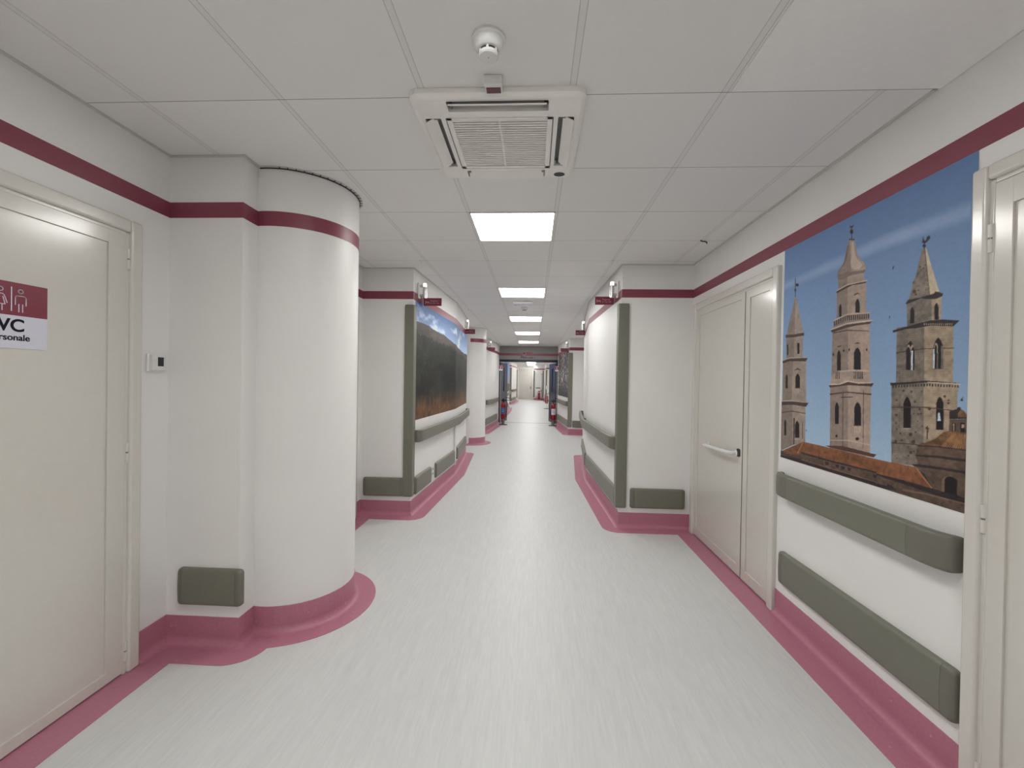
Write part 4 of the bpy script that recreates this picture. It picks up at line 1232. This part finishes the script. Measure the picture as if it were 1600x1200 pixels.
def tower_art(W, Hh, mw=1159., mh=1275.):
    SS = 2
    w, h = W * SS, Hh * SS
    xs = (np.arange(w) + .5) / w * mw
    ys = (np.arange(h) + .5) / h * mh
    v = (ys / mh)[:, None]
    u = (xs / mw)[None]
    top = np.array((82, 106, 143)) / 255.
    bot = np.array((142, 163, 180)) / 255.
    img = bot + (top - bot) * (np.clip(v * 1.02, 0, 1) ** .75 + 0 * u)[..., None]
    img = img * (1.03 - .06 * u[..., None])
    n1 = vnoise(h, w, 90, 80, 1, 3)
    n2 = vnoise(h, w, 26, 9, 2, 4)
    n3 = vnoise(h, w, 8, 6, 5, 4)
    brick = ((ys[:, None] + 2 * np.sin(xs[None] / 60.)) % 9 < 1.3) * -.10
    cloud = np.zeros((h, w))
    for item in ART.split('|'):
        key, pts = item.split(':')
        P = np.array([[float(a) for a in p.split(',')] for p in pts.split(' ')])
        x0, x1 = np.searchsorted(xs, [P[:, 0].min(), P[:, 0].max()])
        y0, y1 = np.searchsorted(ys, [P[:, 1].min(), P[:, 1].max()])
        x0, y0 = max(x0 - 1, 0), max(y0 - 1, 0)
        x1, y1 = min(x1 + 1, w), min(y1 + 1, h)
        if x1 <= x0 or y1 <= y0:
            continue
        gx = xs[x0:x1][None]
        gy = ys[y0:y1][:, None]
        ins = np.zeros((y1 - y0, x1 - x0), bool)
        for i in range(len(P)):
            ax, ay = P[i]
            bx, by = P[(i + 1) % len(P)]
            if ay == by:
                continue
            c = ((ay > gy) != (by > gy)) & (gx < (bx - ax) * (gy - ay) / (by - ay) + ax)
            ins ^= c
        if key == 'cloud':
            cloud[y0:y1, x0:x1] = ins
            k = 31
            for ax in (0, 1):
                cs = np.cumsum(cloud, axis=ax)
                sh = np.zeros_like(cs)
                if ax == 0:
                    sh[k:] = cs[:-k]
                else:
                    sh[:, k:] = cs[:, :-k]
                cloud = np.roll((cs - sh) / k, -k // 2, axis=ax)
            img = img + (np.array((150, 163, 184)) / 255. - img) * (cloud * (.35 + .6 * n3) * .62)[..., None]
            continue
        r, g, bb, am = PALS[key]
        sub = img[y0:y1, x0:x1]
        t = 1 + am * ((n1[y0:y1, x0:x1] - .5) * 1.6 + (n2[y0:y1, x0:x1] - .5) * 1.8)
        if key in ('T3a', 'T3b'):
            t = t + brick[y0:y1, x0:x1]
        c = np.array((r, g, bb)) / 255. * t[..., None]
        sub[ins] = c[ins]
    img = img.reshape(Hh, SS, W, SS, 3).mean((1, 3))
    return np.clip(img * (1 + (vnoise(Hh, W, 120, 110, 9, 1)[..., None] - .5) * .03), 0, 1)


picture('wall_mural', pm, tower_art(400, 560), [(RW, 2.746), (RW, 1.587)], .98, 2.2565, 1,
        'large photo mural of three stone bell towers against a blue sky on the right wall', gain=1.72)


# --- landscape: sky, hills, dark wood, ochre grass
def landscape(W, Hh):
    y = np.linspace(0, 1, Hh)[:, None]
    x = np.linspace(0, 1, W)[None]
    n = vnoise(Hh, W, 8, 10, 11, 5)
    fine = vnoise(Hh, W, 60, 120, 12, 3)
    cl = vnoise(Hh, W, 9, 9, 13, 5)
    ridge = .835 - .13 * x + .02 * np.sin(x * 7) + (vnoise(1, W, 1, 14, 14, 3) - .5) * .02
    sky_t = np.array((62, 88, 130.)) + (np.array((132, 152, 184.)) - np.array((62, 88, 130.))) * np.clip((1 - y) / (1 - .75), 0, 1)[..., None]
    k = np.clip((cl - .5) * 5, 0, 1) * .75
    img = sky_t + (np.array((196, 202, 218.)) - sky_t) * k[..., None]
    hill = np.array((58, 50, 47.)) * (1 + (n[..., None] - .5) * .9) * (1 + (fine[..., None] - .5) * .3)
    img = np.where((y < ridge)[..., None], hill, img)
    wood_top = .75 - .11 * x + (vnoise(1, W, 1, 30, 15, 4) - .5) * .07
    wood = np.array((21, 23, 20.)) * (1 + (n[..., None] - .5) * 2.2) * (1 + (fine[..., None] - .5) * 1.2)
    img = np.where((y < wood_top)[..., None], wood, img)
    trunks = vnoise(Hh, W, 3, 130, 16, 2)
    img = np.where(((y < .55) & (y > .2))[..., None], img * (1 + .35 * (trunks[..., None] - .5)), img)
    gtop = .24 + (vnoise(1, W, 1, 60, 17, 4) - .5) * .12
    f = np.clip((gtop - y) / .16, 0, 1)
    grass = np.array((80, 53, 32.)) * (.45 + 1.1 * vnoise(Hh, W, 14, 90, 18, 4))[..., None] * (.75 + .5 * n[..., None])
    img = img + (grass - img) * f[..., None]
    img = np.where((x > .70)[..., None] & (y < .62)[..., None], img * .8 + np.array((84, 76, 66.)) * .2, img)
    return np.clip(img / 255., 0, 1)


picture('wall_mural', pm, landscape(340, 240), along(KL[0], KL[1], 4.50, 6.3)[:1] + [KL[1]] + along(KL[1], KL[2], 6.4, 8.17)[1:], .985, 2.2565, 1,
        'photo mural of hills, dark woodland and ochre grass on the left wall', gain=1.72)


def rocks(W, Hh):
    n = vnoise(Hh, W, 26, 34, 21, 4)
    m2 = vnoise(Hh, W, 5, 5, 22, 3)
    y = np.linspace(0, 1, Hh)[:, None]
    v = np.clip((n - .50) * 5, 0, 1) * (.4 + .9 * m2) * (.25 + .75 * np.clip(y * 3, 0, 1))
    img = np.array((46, 44, 46.)) + (np.array((176, 166, 156.)) - np.array((46, 44, 46.))) * v[..., None]
    return np.clip(img / 255., 0, 1)


picture('wall_mural', pm, rocks(200, 130), along(BR[0], BR[1], 11.7, 13.98)[::-1], .98, 2.2565, 1, 'dark grey mottled photo mural right of the fire doors', gain=1.72)


def far_tower(W, Hh):
    y = np.linspace(0, 1, Hh)[:, None]
    x = np.linspace(0, 1, W)[None]
    img = np.array((140, 158, 186.)) + (np.array((62, 86, 138.)) - np.array((140, 158, 186.))) * (y + 0 * x)[..., None]
    for c, w0, top in ((.2, .05, .62), (.52, .09, .72), (.8, .07, .55)):
        hw = np.where(y < top - .15, w0, w0 * np.clip((top - y) / .15, 0, 1))
        k = (np.abs(x - c) < hw) & (y < top)
        sh = 1 + .3 * (vnoise(Hh, W, 14, 20, int(c * 100), 3)[..., None] - .5) - .25 * (x < c)[..., None]
        img = np.where(k[..., None], np.array((150, 138, 124.)) * sh, img)
    img = np.where((y < .3 - .05 * x)[..., None], np.array((74, 58, 58.)) * (1 + .3 * (vnoise(Hh, W, 10, 20, 33, 3)[..., None] - .5)), img)
    return np.clip(img / 255., 0, 1)


picture('wall_mural', pm, far_tower(160, 90), along(far_left[3], far_left[4], 17.6, 20)[:1] + [far_left[4]] + along(far_left[4], far_left[5], 20, 22.4)[1:], .92, 2.2565, 1,
        'small distant photo mural of towers seen through the fire doors on the left', gain=1.72)


def far_brown(W, Hh):
    n = vnoise(Hh, W, 3, 8, 41, 3)
    y = np.linspace(0, 1, Hh)[:, None]
    x = np.linspace(0, 1, W)[None]
    a = np.exp(-((x - .6) / .22) ** 2) * (.4 + .6 * np.exp(-((y - .35) / .4) ** 2))
    img = np.array((214, 196, 180.)) + (np.array((92, 72, 64.)) - np.array((214, 196, 180.))) * np.clip(a * (.5 + n), 0, 1)[..., None]
    return np.clip(img / 255., 0, 1)


picture('wall_mural', pm, far_brown(60, 60), [(.93, 29.8), (1.5, 29.8)], .7, 2.2, 1, 'small brown photo mural on the far right end face beyond the fire doors', gain=1.72)
